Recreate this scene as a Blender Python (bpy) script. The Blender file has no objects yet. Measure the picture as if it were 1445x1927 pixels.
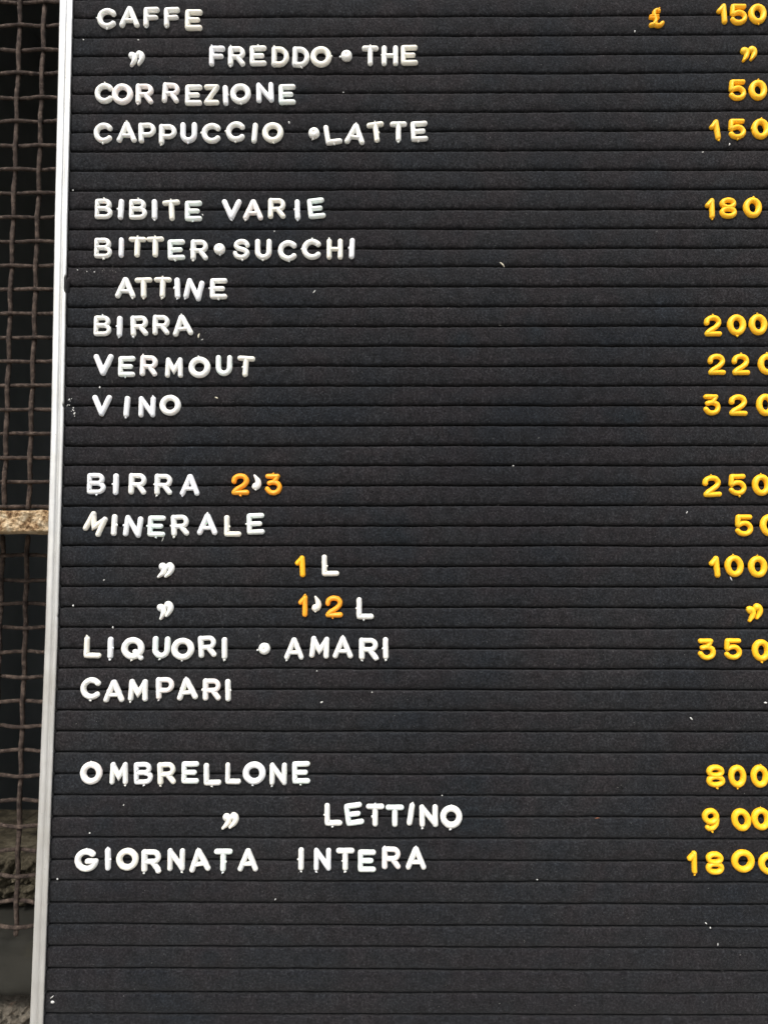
import bpy, math, random
from mathutils import Matrix, Vector, noise
R = math.radians
random.seed(7)
MM = 0.001
Z0 = 1.55            # height of the board's first measured groove above the pavement (m)
CAM_LOC=(0.16113,-0.36128,-0.27526)
CAM_AX=((0.999985, 0.005533, 0.00062),(-0.000278, -0.061478, 0.998108),(0.005561, -0.998093, -0.061476))
GROOVE_L=[0.74, -9.73, -19.8, -29.73, -39.59, -49.99, -60.01, -70.14, -80.23, -90.29, -100.32, -110.59, -120.93, -129.77, -139.89, -150.35, -160.45, -170.24, -180.38, -190.38, -200.35, -210.28, -220.31, -230.05, -240.11, -250.25, -260.07, -269.68, -280.03, -289.67, -299.77, -309.55, -319.89, -329.28, -339.54, -349.4, -359.47, -369.48, -379.69, -389.71, -400.01, -409.79, -420.12, -429.77, -439.86, -449.91, -460.05, -470.23, -481.26, -491.0]
GROOVE_R=[1.09, -9.34, -19.65, -29.45, -39.58, -49.65, -59.91, -70.05, -80.37, -90.31, -100.79, -110.6, -120.63, -130.18, -140.31, -150.4, -160.43, -170.53, -180.49, -190.45, -200.37, -210.39, -220.37, -230.2, -240.09, -249.85, -259.96, -269.71, -279.83, -289.76, -299.79, -309.86, -319.7, -329.52, -339.41, -349.48, -359.35, -369.34, -379.67, -389.47, -399.46, -409.81, -420.04, -429.83, -439.94, -450.19, -460.04, -470.41, -480.79, -490.66]
FRAME_IN=[(0.17, 9.11), (0.46, -102.54), (1.34, -210.21), (1.26, -314.1), (0.2, -414.42), (-0.49, -493.9)]
FRAME_OUT=[(-6.72, 8.82), (-6.04, -102.72), (-4.88, -210.28), (-4.85, -314.07), (-5.93, -414.28), (-6.86, -493.68)]
WIRE_Z=[56.23, 41.76, 26.52, 12.17, -3.1, -17.53, -32.36, -46.76, -61.3, -75.98, -90.46, -104.99, -119.07, -133.6, -147.75, -161.85, -175.89, -190.09, -204.11, -218.17, -232.11, -246.32, -274.13, -288.32, -301.56, -315.04, -328.77, -342.74, -356.35, -370.21, -383.63, -397.46, -411.06, -424.92, -438.35, -451.88, -465.91, -479.33]
WIRE_X=[[(-58.79, 50.82), (-58.43, -199.16)], [(-44.46, 50.77), (-45.77, -483.9)]]
LETTERS=[
('letter', 'C', 17.32, -0.07, 10.31, 11.15, 0.0, 'w', 'b,l', 'white letter C, first letter of the word CAFFE at the top', 'letter', 'white plastic letters on the menu board'),
('letter', 'A', 28.94, 0.79, 10.54, 11.7, 0.0, 'w', '', 'white letter A, second letter of the word CAFFE at the top', 'letter', 'white plastic letters on the menu board'),
('letter', 'F', 40.15, 0.51, 8.28, 11.7, 1.0, 'w', 'b', 'white letter F, third letter of the word CAFFE at the top', 'letter', 'white plastic letters on the menu board'),
('letter', 'F', 50.61, 0.44, 8.42, 12.4, 2.0, 'w', 'b', 'white letter F, fourth letter of the word CAFFE at the top', 'letter', 'white plastic letters on the menu board'),
('letter', 'E', 61.77, -0.98, 9.17, 11.53, 0.0, 'k', '', 'cream letter E, fifth letter of the word CAFFE at the top', 'letter', 'white plastic letters on the menu board'),
('comma', ',', 31.19, -21.9, 3.52, 8.18, 4.0, 'w', '', 'white comma, left half of the ditto mark left of FREDDO', 'comma', 'plastic commas set in pairs as ditto marks'),
('comma', ',', 34.89, -21.25, 3.9, 7.95, 4.0, 'w', '', 'white comma, right half of the ditto mark left of FREDDO', 'comma', 'plastic commas set in pairs as ditto marks'),
('letter', 'F', 74.0, -20.29, 8.24, 12.0, 0.0, 'c', 't', 'bluish white letter F, first letter of the word FREDDO', 'letter', 'white plastic letters on the menu board'),
('letter', 'R', 84.07, -20.4, 9.06, 11.84, 0.0, 'w', 't,b', 'white letter R, second letter of the word FREDDO', 'letter', 'white plastic letters on the menu board'),
('letter', 'E', 94.88, -20.16, 9.36, 11.3, 1.0, 'w', 't', 'white letter E, third letter of the word FREDDO', 'letter', 'white plastic letters on the menu board'),
('letter', 'D', 106.3, -20.71, 9.28, 12.31, 0.0, 'k', 't', 'cream letter D, fourth letter of the word FREDDO', 'letter', 'white plastic letters on the menu board'),
('letter', 'D', 116.85, -20.94, 9.13, 11.45, -1.0, 'w', 'b', 'white letter D, fifth letter of the word FREDDO', 'letter', 'white plastic letters on the menu board'),
('letter', 'O', 126.99, -20.85, 10.69, 10.9, 0.0, 'k', 'r', 'cream letter O, sixth letter of the word FREDDO', 'letter', 'white plastic letters on the menu board'),
('dot', '*', 139.96, -20.51, 5.68, 5.76, 0.0, 'w', 'l', 'white domed dot between FREDDO and THE', 'dot', 'white separator dots'),
('letter', 'T', 151.99, -20.35, 8.82, 11.6, 0.0, 'w', 't', 'white letter T, first letter of the word THE', 'letter', 'white plastic letters on the menu board'),
('letter', 'H', 161.97, -20.35, 8.59, 10.9, 0.0, 'w', 'l', 'white letter H, second letter of the word THE', 'letter', 'white plastic letters on the menu board'),
('letter', 'E', 171.79, -20.11, 7.62, 10.66, 1.0, 'k', '', 'cream letter E, third letter of the word THE', 'letter', 'white plastic letters on the menu board'),
('letter', 'C', 16.88, -39.85, 9.72, 11.0, 0.0, 'w', 't', 'white letter C, first letter of the word CORREZIONE', 'letter', 'white plastic letters on the menu board'),
('letter', 'O', 26.24, -40.3, 10.77, 11.08, 0.0, 'p', '', 'pink-tinged white letter O, second letter of the word CORREZIONE', 'letter', 'white plastic letters on the menu board'),
('letter', 'R', 37.49, -40.14, 9.34, 11.15, 0.0, 'p', 'b', 'pink-tinged white letter R, third letter of the word CORREZIONE', 'letter', 'white plastic letters on the menu board'),
('letter', 'R', 50.9, -39.64, 9.71, 11.15, -3.0, 'p', '', 'pink-tinged white letter R, fourth letter of the word CORREZIONE', 'letter', 'white plastic letters on the menu board'),
('letter', 'E', 62.35, -40.84, 8.96, 11.15, 0.0, 'w', '', 'white letter E, fifth letter of the word CORREZIONE', 'letter', 'white plastic letters on the menu board'),
('letter', 'Z', 71.61, -40.75, 8.21, 11.07, 0.0, 'k', '', 'cream letter Z, sixth letter of the word CORREZIONE', 'letter', 'white plastic letters on the menu board'),
('letter', 'I', 78.63, -41.08, 3.58, 10.76, 3.0, 'c', 'r', 'bluish white letter I, seventh letter of the word CORREZIONE', 'letter', 'white plastic letters on the menu board'),
('letter', 'O', 86.27, -40.25, 10.67, 10.6, 0.0, 'w', 'b', 'white letter O, eighth letter of the word CORREZIONE', 'letter', 'white plastic letters on the menu board'),
('letter', 'N', 98.64, -39.67, 8.95, 11.38, 2.0, 'c', '', 'bluish white letter N, ninth letter of the word CORREZIONE', 'letter', 'white plastic letters on the menu board'),
('letter', 'E', 109.84, -40.67, 8.95, 10.99, 1.0, 'm', '', 'mint-tinged white letter E, tenth letter of the word CORREZIONE', 'letter', 'white plastic letters on the menu board'),
('letter', 'C', 16.94, -60.7, 9.84, 10.93, 0.0, 'w', 'b', 'white letter C, first letter of the word CAPPUCCIO', 'letter', 'white plastic letters on the menu board'),
('letter', 'A', 28.85, -60.23, 10.28, 11.16, 0.0, 'w', 't', 'white letter A, second letter of the word CAPPUCCIO', 'letter', 'white plastic letters on the menu board'),
('letter', 'P', 39.25, -60.57, 9.16, 11.31, 3.0, 'w', '', 'white letter P, third letter of the word CAPPUCCIO', 'letter', 'white plastic letters on the menu board'),
('letter', 'P', 49.7, -61.52, 9.16, 11.77, 0.0, 'w', 'b', 'white letter P, fourth letter of the word CAPPUCCIO', 'letter', 'white plastic letters on the menu board'),
('letter', 'U', 60.22, -60.58, 8.64, 11.38, 0.0, 'c', 'b', 'bluish white letter U, fifth letter of the word CAPPUCCIO', 'letter', 'white plastic letters on the menu board'),
('letter', 'C', 71.72, -60.92, 10.05, 10.77, 0.0, 'w', 'l', 'white letter C, sixth letter of the word CAPPUCCIO', 'letter', 'white plastic letters on the menu board'),
('letter', 'C', 83.99, -60.19, 10.04, 11.07, 0.0, 'w', 'b,l', 'white letter C, seventh letter of the word CAPPUCCIO', 'letter', 'white plastic letters on the menu board'),
('letter', 'I', 93.67, -60.9, 3.35, 10.92, -4.0, 'w', '', 'white letter I, eighth letter of the word CAPPUCCIO', 'letter', 'white plastic letters on the menu board'),
('letter', 'O', 102.84, -60.7, 10.93, 10.92, 0.0, 'k', 'b', 'cream letter O, ninth letter of the word CAPPUCCIO', 'letter', 'white plastic letters on the menu board'),
('dot', '*', 123.69, -61.18, 5.8, 5.92, 0.0, 'w', 'b', 'white domed dot tight against the L of LATTE', 'dot', 'white separator dots'),
('letter', 'L', 133.09, -61.66, 10.03, 10.06, 9.0, 'w', 'b', 'white letter L, first letter of the word LATTE', 'letter', 'white plastic letters on the menu board'),
('letter', 'A', 144.49, -61.39, 10.25, 10.98, -5.0, 'w', 't', 'white letter A, second letter of the word LATTE', 'letter', 'white plastic letters on the menu board'),
('letter', 'T', 155.03, -60.65, 9.06, 10.98, 7.0, 'k', 't,r', 'cream letter T, third letter of the word LATTE', 'letter', 'white plastic letters on the menu board'),
('letter', 'T', 166.28, -60.41, 8.98, 11.52, 0.0, 'w', 'b', 'white letter T, fourth letter of the word LATTE', 'letter', 'white plastic letters on the menu board'),
('letter', 'E', 176.74, -60.2, 9.42, 11.52, 3.0, 'w', 'b', 'white letter E, fifth letter of the word LATTE', 'letter', 'white plastic letters on the menu board'),
('letter', 'B', 18.1, -100.19, 9.44, 11.0, 0.0, 'w', 't', 'white letter B, first letter of the word BIBITE', 'letter', 'white plastic letters on the menu board'),
('letter', 'I', 26.8, -100.47, 3.17, 10.71, -2.0, 'c', 'l', 'bluish white letter I, second letter of the word BIBITE', 'letter', 'white plastic letters on the menu board'),
('letter', 'B', 35.4, -100.4, 9.6, 11.11, 1.0, 'w', 't', 'white letter B, third letter of the word BIBITE', 'letter', 'white plastic letters on the menu board'),
('letter', 'I', 43.73, -100.59, 3.5, 10.54, 2.0, 'c', 'r,b', 'bluish white letter I, fourth letter of the word BIBITE', 'letter', 'white plastic letters on the menu board'),
('letter', 'T', 52.31, -101.03, 8.99, 11.04, 4.0, 'k', 't', 'cream letter T, fifth letter of the word BIBITE', 'letter', 'white plastic letters on the menu board'),
('letter', 'E', 63.27, -101.34, 9.26, 11.16, 1.0, 'm', 'b', 'mint-tinged white letter E, sixth letter of the word BIBITE', 'letter', 'white plastic letters on the menu board'),
('letter', 'V', 82.51, -100.73, 10.14, 11.55, 0.0, 'c', 'b', 'bluish white letter V, first letter of the word VARIE', 'letter', 'white plastic letters on the menu board'),
('letter', 'A', 93.37, -100.75, 10.25, 10.41, 0.0, 'p', 'b', 'pink-tinged white letter A, second letter of the word VARIE', 'letter', 'white plastic letters on the menu board'),
('letter', 'R', 105.28, -100.09, 9.14, 10.98, 0.0, 'k', '', 'cream letter R, third letter of the word VARIE', 'letter', 'white plastic letters on the menu board'),
('letter', 'I', 115.59, -100.88, 3.16, 10.58, 2.0, 'c', 'l,b', 'bluish white letter I, fourth letter of the word VARIE', 'letter', 'white plastic letters on the menu board'),
('letter', 'E', 125.02, -100.13, 9.86, 11.78, 6.0, 'm', '', 'mint-tinged white letter E, fifth letter of the word VARIE', 'letter', 'white plastic letters on the menu board'),
('letter', 'B', 18.31, -120.41, 9.41, 11.04, 0.0, 'w', 'b', 'white letter B, first letter of the word BITTER', 'letter', 'white plastic letters on the menu board'),
('letter', 'I', 27.44, -120.23, 2.77, 10.3, 0.0, 'c', '', 'bluish white letter I, second letter of the word BITTER', 'letter', 'white plastic letters on the menu board'),
('letter', 'T', 35.45, -119.96, 8.85, 10.86, -1.0, 'k', 't', 'cream letter T, third letter of the word BITTER', 'letter', 'white plastic letters on the menu board'),
('letter', 'T', 44.47, -119.89, 8.85, 11.03, 1.0, 'k', 't', 'cream letter T, fourth letter of the word BITTER', 'letter', 'white plastic letters on the menu board'),
('letter', 'E', 55.03, -121.32, 9.23, 11.59, 2.0, 'm', 'b', 'mint-tinged white letter E, fifth letter of the word BITTER', 'letter', 'white plastic letters on the menu board'),
('letter', 'R', 66.67, -121.43, 9.51, 10.85, 0.0, 'w', 'l,b', 'white letter R, sixth letter of the word BITTER', 'letter', 'white plastic letters on the menu board'),
('dot', '*', 76.75, -121.08, 5.69, 5.37, 0.0, 'w', 'b', 'white domed dot between BITTER and SUCCHI', 'dot', 'white separator dots'),
('letter', 'S', 87.73, -121.24, 8.95, 10.74, 0.0, 'w', 'b', 'white letter S, first letter of the word SUCCHI', 'letter', 'white plastic letters on the menu board'),
('letter', 'U', 98.69, -121.26, 8.56, 10.74, 0.0, 'w', 'b', 'white letter U, second letter of the word SUCCHI', 'letter', 'white plastic letters on the menu board'),
('letter', 'C', 110.81, -121.9, 9.82, 10.28, 0.0, 'w', 'b', 'white letter C, third letter of the word SUCCHI', 'letter', 'white plastic letters on the menu board'),
('letter', 'C', 122.81, -121.21, 9.77, 10.56, 0.0, 'w', 't,l', 'white letter C, fourth letter of the word SUCCHI', 'letter', 'white plastic letters on the menu board'),
('letter', 'H', 134.42, -121.15, 8.27, 10.73, 0.0, 'k', 't', 'cream letter H, fifth letter of the word SUCCHI', 'letter', 'white plastic letters on the menu board'),
('letter', 'I', 143.0, -120.88, 3.03, 10.17, -3.0, 'c', 'l', 'bluish white letter I, sixth letter of the word SUCCHI', 'letter', 'white plastic letters on the menu board'),
('letter', 'A', 29.97, -140.67, 9.65, 10.51, 0.0, 'w', 'l,b', 'white letter A, first letter of the word ATTINE', 'letter', 'white plastic letters on the menu board'),
('letter', 'T', 39.04, -140.8, 8.82, 10.85, 2.0, 'k', 'b', 'cream letter T, second letter of the word ATTINE', 'letter', 'white plastic letters on the menu board'),
('letter', 'T', 48.57, -140.62, 9.04, 10.11, 0.0, 'k', 't,b', 'cream letter T, third letter of the word ATTINE', 'letter', 'white plastic letters on the menu board'),
('letter', 'I', 55.94, -140.96, 3.14, 10.56, 3.0, 'c', 'l,b', 'bluish white letter I, fourth letter of the word ATTINE', 'letter', 'white plastic letters on the menu board'),
('letter', 'N', 64.22, -141.76, 9.75, 11.23, -12.0, 'c', 'b', 'bluish white letter N, fifth letter of the word ATTINE', 'letter', 'white plastic letters on the menu board'),
('letter', 'E', 76.49, -141.25, 8.65, 10.95, 0.0, 'w', 'b,l', 'white letter E, sixth letter of the word ATTINE', 'letter', 'white plastic letters on the menu board'),
('letter', 'B', 18.94, -160.07, 9.24, 10.75, 0.0, 'w', 't', 'white letter B, first letter of the word BIRRA above VERMOUT', 'letter', 'white plastic letters on the menu board'),
('letter', 'I', 27.51, -160.47, 2.76, 10.23, 0.0, 'c', 'l,b', 'bluish white letter I, second letter of the word BIRRA above VERMOUT', 'letter', 'white plastic letters on the menu board'),
('letter', 'R', 37.35, -160.12, 9.62, 10.55, 3.0, 'w', 'b', 'white letter R, third letter of the word BIRRA above VERMOUT', 'letter', 'white plastic letters on the menu board'),
('letter', 'R', 48.21, -159.74, 8.78, 10.42, 0.0, 'w', '', 'white letter R, fourth letter of the word BIRRA above VERMOUT', 'letter', 'white plastic letters on the menu board'),
('letter', 'A', 58.79, -159.82, 9.8, 11.59, 6.0, 'w', 't', 'white letter A, fifth letter of the word BIRRA above VERMOUT', 'letter', 'white plastic letters on the menu board'),
('letter', 'V', 19.83, -179.91, 10.04, 11.13, 0.0, 'c', '', 'bluish white letter V, first letter of the word VERMOUT', 'letter', 'white plastic letters on the menu board'),
('letter', 'E', 31.42, -180.66, 8.63, 10.68, 0.0, 'm', 'b', 'mint-tinged white letter E, second letter of the word VERMOUT', 'letter', 'white plastic letters on the menu board'),
('letter', 'R', 42.5, -180.31, 9.07, 10.35, -2.0, 'p', 't', 'pink-tinged white letter R, third letter of the word VERMOUT', 'letter', 'white plastic letters on the menu board'),
('letter', 'M', 55.01, -181.23, 9.13, 10.48, 0.0, 'w', '', 'white letter M, fourth letter of the word VERMOUT', 'letter', 'white plastic letters on the menu board'),
('letter', 'O', 67.62, -181.11, 10.98, 10.47, 0.0, 'w', 't', 'white letter O, fifth letter of the word VERMOUT', 'letter', 'white plastic letters on the menu board'),
('letter', 'U', 79.8, -180.22, 8.3, 10.6, 0.0, 'm', '', 'mint-tinged white letter U, sixth letter of the word VERMOUT', 'letter', 'white plastic letters on the menu board'),
('letter', 'T', 90.55, -180.71, 8.74, 10.67, -4.0, 'k', 'l', 'cream letter T, seventh letter of the word VERMOUT', 'letter', 'white plastic letters on the menu board'),
('letter', 'V', 19.59, -200.32, 9.81, 10.86, 0.0, 'c', '', 'bluish white letter V, first letter of the word VINO', 'letter', 'white plastic letters on the menu board'),
('letter', 'I', 31.96, -200.84, 3.06, 10.6, -3.0, 'c', 'b', 'bluish white letter I, second letter of the word VINO', 'letter', 'white plastic letters on the menu board'),
('letter', 'N', 42.0, -200.91, 8.09, 10.73, 0.0, 'c', 't', 'bluish white letter N, third letter of the word VINO', 'letter', 'white plastic letters on the menu board'),
('letter', 'O', 53.44, -200.15, 10.63, 9.96, 0.0, 'w', '', 'white letter O, fourth letter of the word VINO', 'letter', 'white plastic letters on the menu board'),
('letter', 'B', 17.75, -239.08, 9.62, 10.73, 0.0, 'c', 'b', 'bluish white letter B, first letter of the word BIRRA left of the orange 2', 'letter', 'white plastic letters on the menu board'),
('letter', 'I', 27.42, -239.41, 2.89, 10.37, -1.0, 'c', 'l', 'bluish white letter I, second letter of the word BIRRA left of the orange 2', 'letter', 'white plastic letters on the menu board'),
('letter', 'R', 38.15, -239.23, 9.18, 10.73, -1.0, 'w', '', 'white letter R, third letter of the word BIRRA left of the orange 2', 'letter', 'white plastic letters on the menu board'),
('letter', 'R', 50.85, -239.48, 9.25, 10.65, 0.0, 'w', 'b,l', 'white letter R, fourth letter of the word BIRRA left of the orange 2', 'letter', 'white plastic letters on the menu board'),
('letter', 'A', 63.89, -239.69, 9.75, 10.5, 0.0, 'c', 'b', 'bluish white letter A, fifth letter of the word BIRRA left of the orange 2', 'letter', 'white plastic letters on the menu board'),
('digit', '2', 88.59, -239.4, 9.17, 10.65, 0.0, 'o', 'b', 'orange digit 2 left of the apostrophe on the second BIRRA line', 'digit', 'yellow and orange digits on the menu board'),
('apostrophe', "'", 96.59, -238.06, 3.97, 7.24, 0.0, 'w', 'b', 'white apostrophe between the orange 2 and 3', 'apostrophe', 'apostrophes between digits'),
('digit', '3', 104.9, -239.51, 8.59, 10.86, 0.0, 'o', 't', 'orange digit 3 right of the apostrophe on the second BIRRA line', 'digit', 'yellow and orange digits on the menu board'),
('letter', 'M', 17.88, -258.92, 12.48, 12.03, -26.0, 'k', '', 'cream letter M, first letter of the word MINERALE', 'letter', 'white plastic letters on the menu board'),
('letter', 'I', 27.05, -259.49, 3.39, 10.58, -2.0, 'w', 'r', 'white letter I, second letter of the word MINERALE', 'letter', 'white plastic letters on the menu board'),
('letter', 'N', 36.36, -260.17, 9.3, 10.94, -7.0, 'c', 'l', 'bluish white letter N, third letter of the word MINERALE', 'letter', 'white plastic letters on the menu board'),
('letter', 'E', 47.82, -260.02, 9.15, 10.65, -1.0, 'm', 'b,l', 'mint-tinged white letter E, fourth letter of the word MINERALE', 'letter', 'white plastic letters on the menu board'),
('letter', 'R', 59.4, -259.62, 9.43, 11.3, 3.0, 'w', 'l,b', 'white letter R, fifth letter of the word MINERALE', 'letter', 'white plastic letters on the menu board'),
('letter', 'A', 72.75, -259.01, 10.08, 11.08, 0.0, 'c', 't', 'bluish white letter A, sixth letter of the word MINERALE', 'letter', 'white plastic letters on the menu board'),
('letter', 'L', 85.14, -259.9, 8.35, 10.43, 0.0, 'k', 'r', 'cream letter L, seventh letter of the word MINERALE', 'letter', 'white plastic letters on the menu board'),
('letter', 'E', 96.32, -258.85, 8.99, 10.79, 2.0, 'm', 'l', 'mint-tinged white letter E, eighth letter of the word MINERALE', 'letter', 'white plastic letters on the menu board'),
('comma', ',', 51.01, -281.89, 3.59, 7.29, -14.0, 'w', '', 'white comma, left half of the ditto mark directly under MINERALE', 'comma', 'plastic commas set in pairs as ditto marks'),
('comma', ',', 54.48, -281.71, 4.09, 7.64, -14.0, 'w', '', 'white comma, right half of the ditto mark directly under MINERALE', 'comma', 'plastic commas set in pairs as ditto marks'),
('digit', '1', 118.29, -279.7, 5.03, 10.41, 3.0, 'y2', '', 'yellow digit 1 on the line right under MINERALE', 'digit', 'yellow and orange digits on the menu board'),
('letter', 'L', 133.01, -279.11, 8.51, 10.11, 1.0, 'k', 'r', 'cream letter L right of the yellow 1 under MINERALE', 'letter', 'white plastic letters on the menu board'),
('comma', ',', 51.32, -301.78, 3.72, 8.73, 8.0, 'w', '', 'white comma, left half of the ditto mark above LIQUORI, tilted apart', 'comma', 'plastic commas set in pairs as ditto marks'),
('comma', ',', 54.58, -300.47, 3.58, 8.23, 0.0, 'w', '', 'white comma, right half of the ditto mark above LIQUORI, tilted apart', 'comma', 'plastic commas set in pairs as ditto marks'),
('digit', '1', 119.79, -298.83, 4.71, 10.51, 0.0, 'o', 't', 'orange digit 1 left of the cream apostrophe above LIQUORI', 'digit', 'yellow and orange digits on the menu board'),
('apostrophe', "'", 126.53, -297.48, 4.07, 7.24, -6.0, 'k', 'b', 'cream apostrophe between the orange 1 and 2', 'apostrophe', 'apostrophes between digits'),
('digit', '2', 134.89, -299.07, 8.78, 10.68, 0.0, 'o', 'b', 'orange digit 2 right of the cream apostrophe above LIQUORI', 'digit', 'yellow and orange digits on the menu board'),
('letter', 'L', 149.94, -299.9, 8.47, 10.25, 0.0, 'w', 'l,b', 'white letter L right of the orange 2 above LIQUORI', 'letter', 'white plastic letters on the menu board'),
('letter', 'L', 17.96, -318.79, 8.51, 10.73, -1.0, 'k', 't', 'cream letter L, first letter of the word LIQUORI', 'letter', 'white plastic letters on the menu board'),
('letter', 'I', 26.61, -319.11, 2.97, 10.27, 0.0, 'c', 'r,b', 'bluish white letter I, second letter of the word LIQUORI', 'letter', 'white plastic letters on the menu board'),
('letter', 'Q', 37.47, -319.38, 11.3, 11.4, 0.0, 'w', 'b', 'white letter Q, third letter of the word LIQUORI', 'letter', 'white plastic letters on the menu board'),
('letter', 'U', 51.29, -318.86, 8.96, 10.72, -2.0, 'm', 'b', 'mint-tinged white letter U, fourth letter of the word LIQUORI', 'letter', 'white plastic letters on the menu board'),
('letter', 'O', 61.69, -319.63, 11.23, 10.6, 0.0, 'w', 'b', 'white letter O, fifth letter of the word LIQUORI', 'letter', 'white plastic letters on the menu board'),
('letter', 'R', 73.64, -318.38, 9.52, 10.72, 4.0, 'w', '', 'white letter R, sixth letter of the word LIQUORI', 'letter', 'white plastic letters on the menu board'),
('letter', 'I', 81.97, -319.24, 3.13, 10.43, 1.0, 'w', 'b', 'white letter I, seventh letter of the word LIQUORI', 'letter', 'white plastic letters on the menu board'),
('dot', '*', 101.32, -319.41, 5.58, 5.52, 0.0, 'w', 'l', 'white domed dot between LIQUORI and AMARI', 'dot', 'white separator dots'),
('letter', 'A', 115.67, -319.34, 9.56, 10.71, 0.0, 'w', 'b', 'white letter A, first letter of the word AMARI', 'letter', 'white plastic letters on the menu board'),
('letter', 'M', 128.04, -318.73, 9.85, 10.99, -4.0, 'w', '', 'white letter M, second letter of the word AMARI', 'letter', 'white plastic letters on the menu board'),
('letter', 'A', 139.25, -318.69, 9.96, 10.82, 0.0, 'w', 't', 'white letter A, third letter of the word AMARI', 'letter', 'white plastic letters on the menu board'),
('letter', 'R', 151.74, -319.38, 9.67, 11.1, 0.0, 'w', 'b,R', 'white letter R, fourth letter of the word AMARI', 'letter', 'white plastic letters on the menu board'),
('letter', 'I', 159.98, -319.14, 3.41, 10.42, 1.0, 'w', 'b,l', 'white letter I, fifth letter of the word AMARI', 'letter', 'white plastic letters on the menu board'),
('letter', 'C', 17.51, -338.59, 10.36, 10.65, -3.0, 'w', 'b', 'white letter C, first letter of the word CAMPARI', 'letter', 'white plastic letters on the menu board'),
('letter', 'A', 28.78, -339.75, 10.07, 10.76, 1.0, 'w', 'l', 'white letter A, second letter of the word CAMPARI', 'letter', 'white plastic letters on the menu board'),
('letter', 'M', 40.54, -339.37, 9.38, 10.37, -1.0, 'w', 'b', 'white letter M, third letter of the word CAMPARI', 'letter', 'white plastic letters on the menu board'),
('letter', 'P', 53.51, -338.37, 8.98, 10.65, 2.0, 'p', 'b', 'pink-tinged white letter P, fourth letter of the word CAMPARI', 'letter', 'white plastic letters on the menu board'),
('letter', 'A', 64.06, -338.6, 9.95, 11.37, 5.0, 'w', 't,l', 'white letter A, fifth letter of the word CAMPARI', 'letter', 'white plastic letters on the menu board'),
('letter', 'R', 76.14, -338.97, 9.09, 11.03, 1.0, 'p', 'l', 'pink-tinged white letter R, sixth letter of the word CAMPARI', 'letter', 'white plastic letters on the menu board'),
('letter', 'I', 83.93, -339.33, 3.29, 10.08, 2.0, 'w', 'r', 'white letter I, seventh letter of the word CAMPARI', 'letter', 'white plastic letters on the menu board'),
('letter', 'O', 18.76, -378.7, 10.69, 10.63, 0.0, 'p', 't', 'pink-tinged white letter O, first letter of the word OMBRELLONE', 'letter', 'white plastic letters on the menu board'),
('letter', 'M', 32.1, -378.81, 9.09, 10.36, 0.0, 'w', 'b', 'white letter M, second letter of the word OMBRELLONE', 'letter', 'white plastic letters on the menu board'),
('letter', 'B', 43.79, -378.69, 9.88, 11.4, 2.0, 'c', 'b', 'bluish white letter B, third letter of the word OMBRELLONE', 'letter', 'white plastic letters on the menu board'),
('letter', 'R', 55.04, -378.75, 9.44, 10.88, 3.0, 'k', 'b', 'cream letter R, fourth letter of the word OMBRELLONE', 'letter', 'white plastic letters on the menu board'),
('letter', 'E', 66.28, -378.34, 8.64, 10.79, 0.0, 'm', '', 'mint-tinged white letter E, fifth letter of the word OMBRELLONE', 'letter', 'white plastic letters on the menu board'),
('letter', 'L', 76.96, -379.09, 7.93, 10.79, 1.0, 'w', 'b', 'white letter L, sixth letter of the word OMBRELLONE', 'letter', 'white plastic letters on the menu board'),
('letter', 'L', 86.91, -378.68, 7.05, 10.01, 0.0, 'w', '', 'white letter L, seventh letter of the word OMBRELLONE', 'letter', 'white plastic letters on the menu board'),
('letter', 'O', 97.04, -378.53, 11.1, 10.96, 0.0, 'c', 'b', 'bluish white letter O, eighth letter of the word OMBRELLONE', 'letter', 'white plastic letters on the menu board'),
('letter', 'N', 108.58, -378.9, 8.1, 10.35, 0.0, 'w', 'b', 'white letter N, ninth letter of the word OMBRELLONE', 'letter', 'white plastic letters on the menu board'),
('letter', 'E', 119.49, -378.22, 8.8, 10.78, 1.0, 'm', 'b', 'mint-tinged white letter E, tenth letter of the word OMBRELLONE', 'letter', 'white plastic letters on the menu board'),
('comma', ',', 84.01, -401.47, 3.77, 7.19, -12.0, 'k', '', 'cream comma, left half of the ditto mark left of LETTINO', 'comma', 'plastic commas set in pairs as ditto marks'),
('comma', ',', 87.42, -401.04, 4.3, 7.36, -12.0, 'k', '', 'cream comma, right half of the ditto mark left of LETTINO', 'comma', 'plastic commas set in pairs as ditto marks'),
('letter', 'L', 135.0, -397.82, 8.71, 10.61, 1.0, 'w', 'b,l', 'white letter L, first letter of the word LETTINO', 'letter', 'white plastic letters on the menu board'),
('letter', 'E', 144.85, -397.65, 9.85, 11.53, 8.0, 'm', '', 'mint-tinged white letter E, second letter of the word LETTINO', 'letter', 'white plastic letters on the menu board'),
('letter', 'T', 155.01, -398.11, 9.34, 11.28, 0.0, 'w', 't,l', 'white letter T, third letter of the word LETTINO', 'letter', 'white plastic letters on the menu board'),
('letter', 'T', 164.38, -398.4, 9.15, 10.66, 0.0, 'm', '', 'mint-tinged white letter T, fourth letter of the word LETTINO', 'letter', 'white plastic letters on the menu board'),
('letter', 'I', 172.01, -397.67, 4.1, 10.48, -9.0, 'w', 't', 'white letter I, fifth letter of the word LETTINO', 'letter', 'white plastic letters on the menu board'),
('letter', 'N', 180.52, -398.36, 8.51, 11.52, 1.0, 'w', 'b', 'white letter N, sixth letter of the word LETTINO', 'letter', 'white plastic letters on the menu board'),
('letter', 'O', 191.27, -398.79, 10.59, 10.6, 0.0, 'w', 't,b', 'white letter O, seventh letter of the word LETTINO', 'letter', 'white plastic letters on the menu board'),
('letter', 'G', 17.37, -419.5, 11.05, 11.24, 0.0, 'w', 't', 'white letter G, first letter of the word GIORNATA', 'letter', 'white plastic letters on the menu board'),
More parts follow.
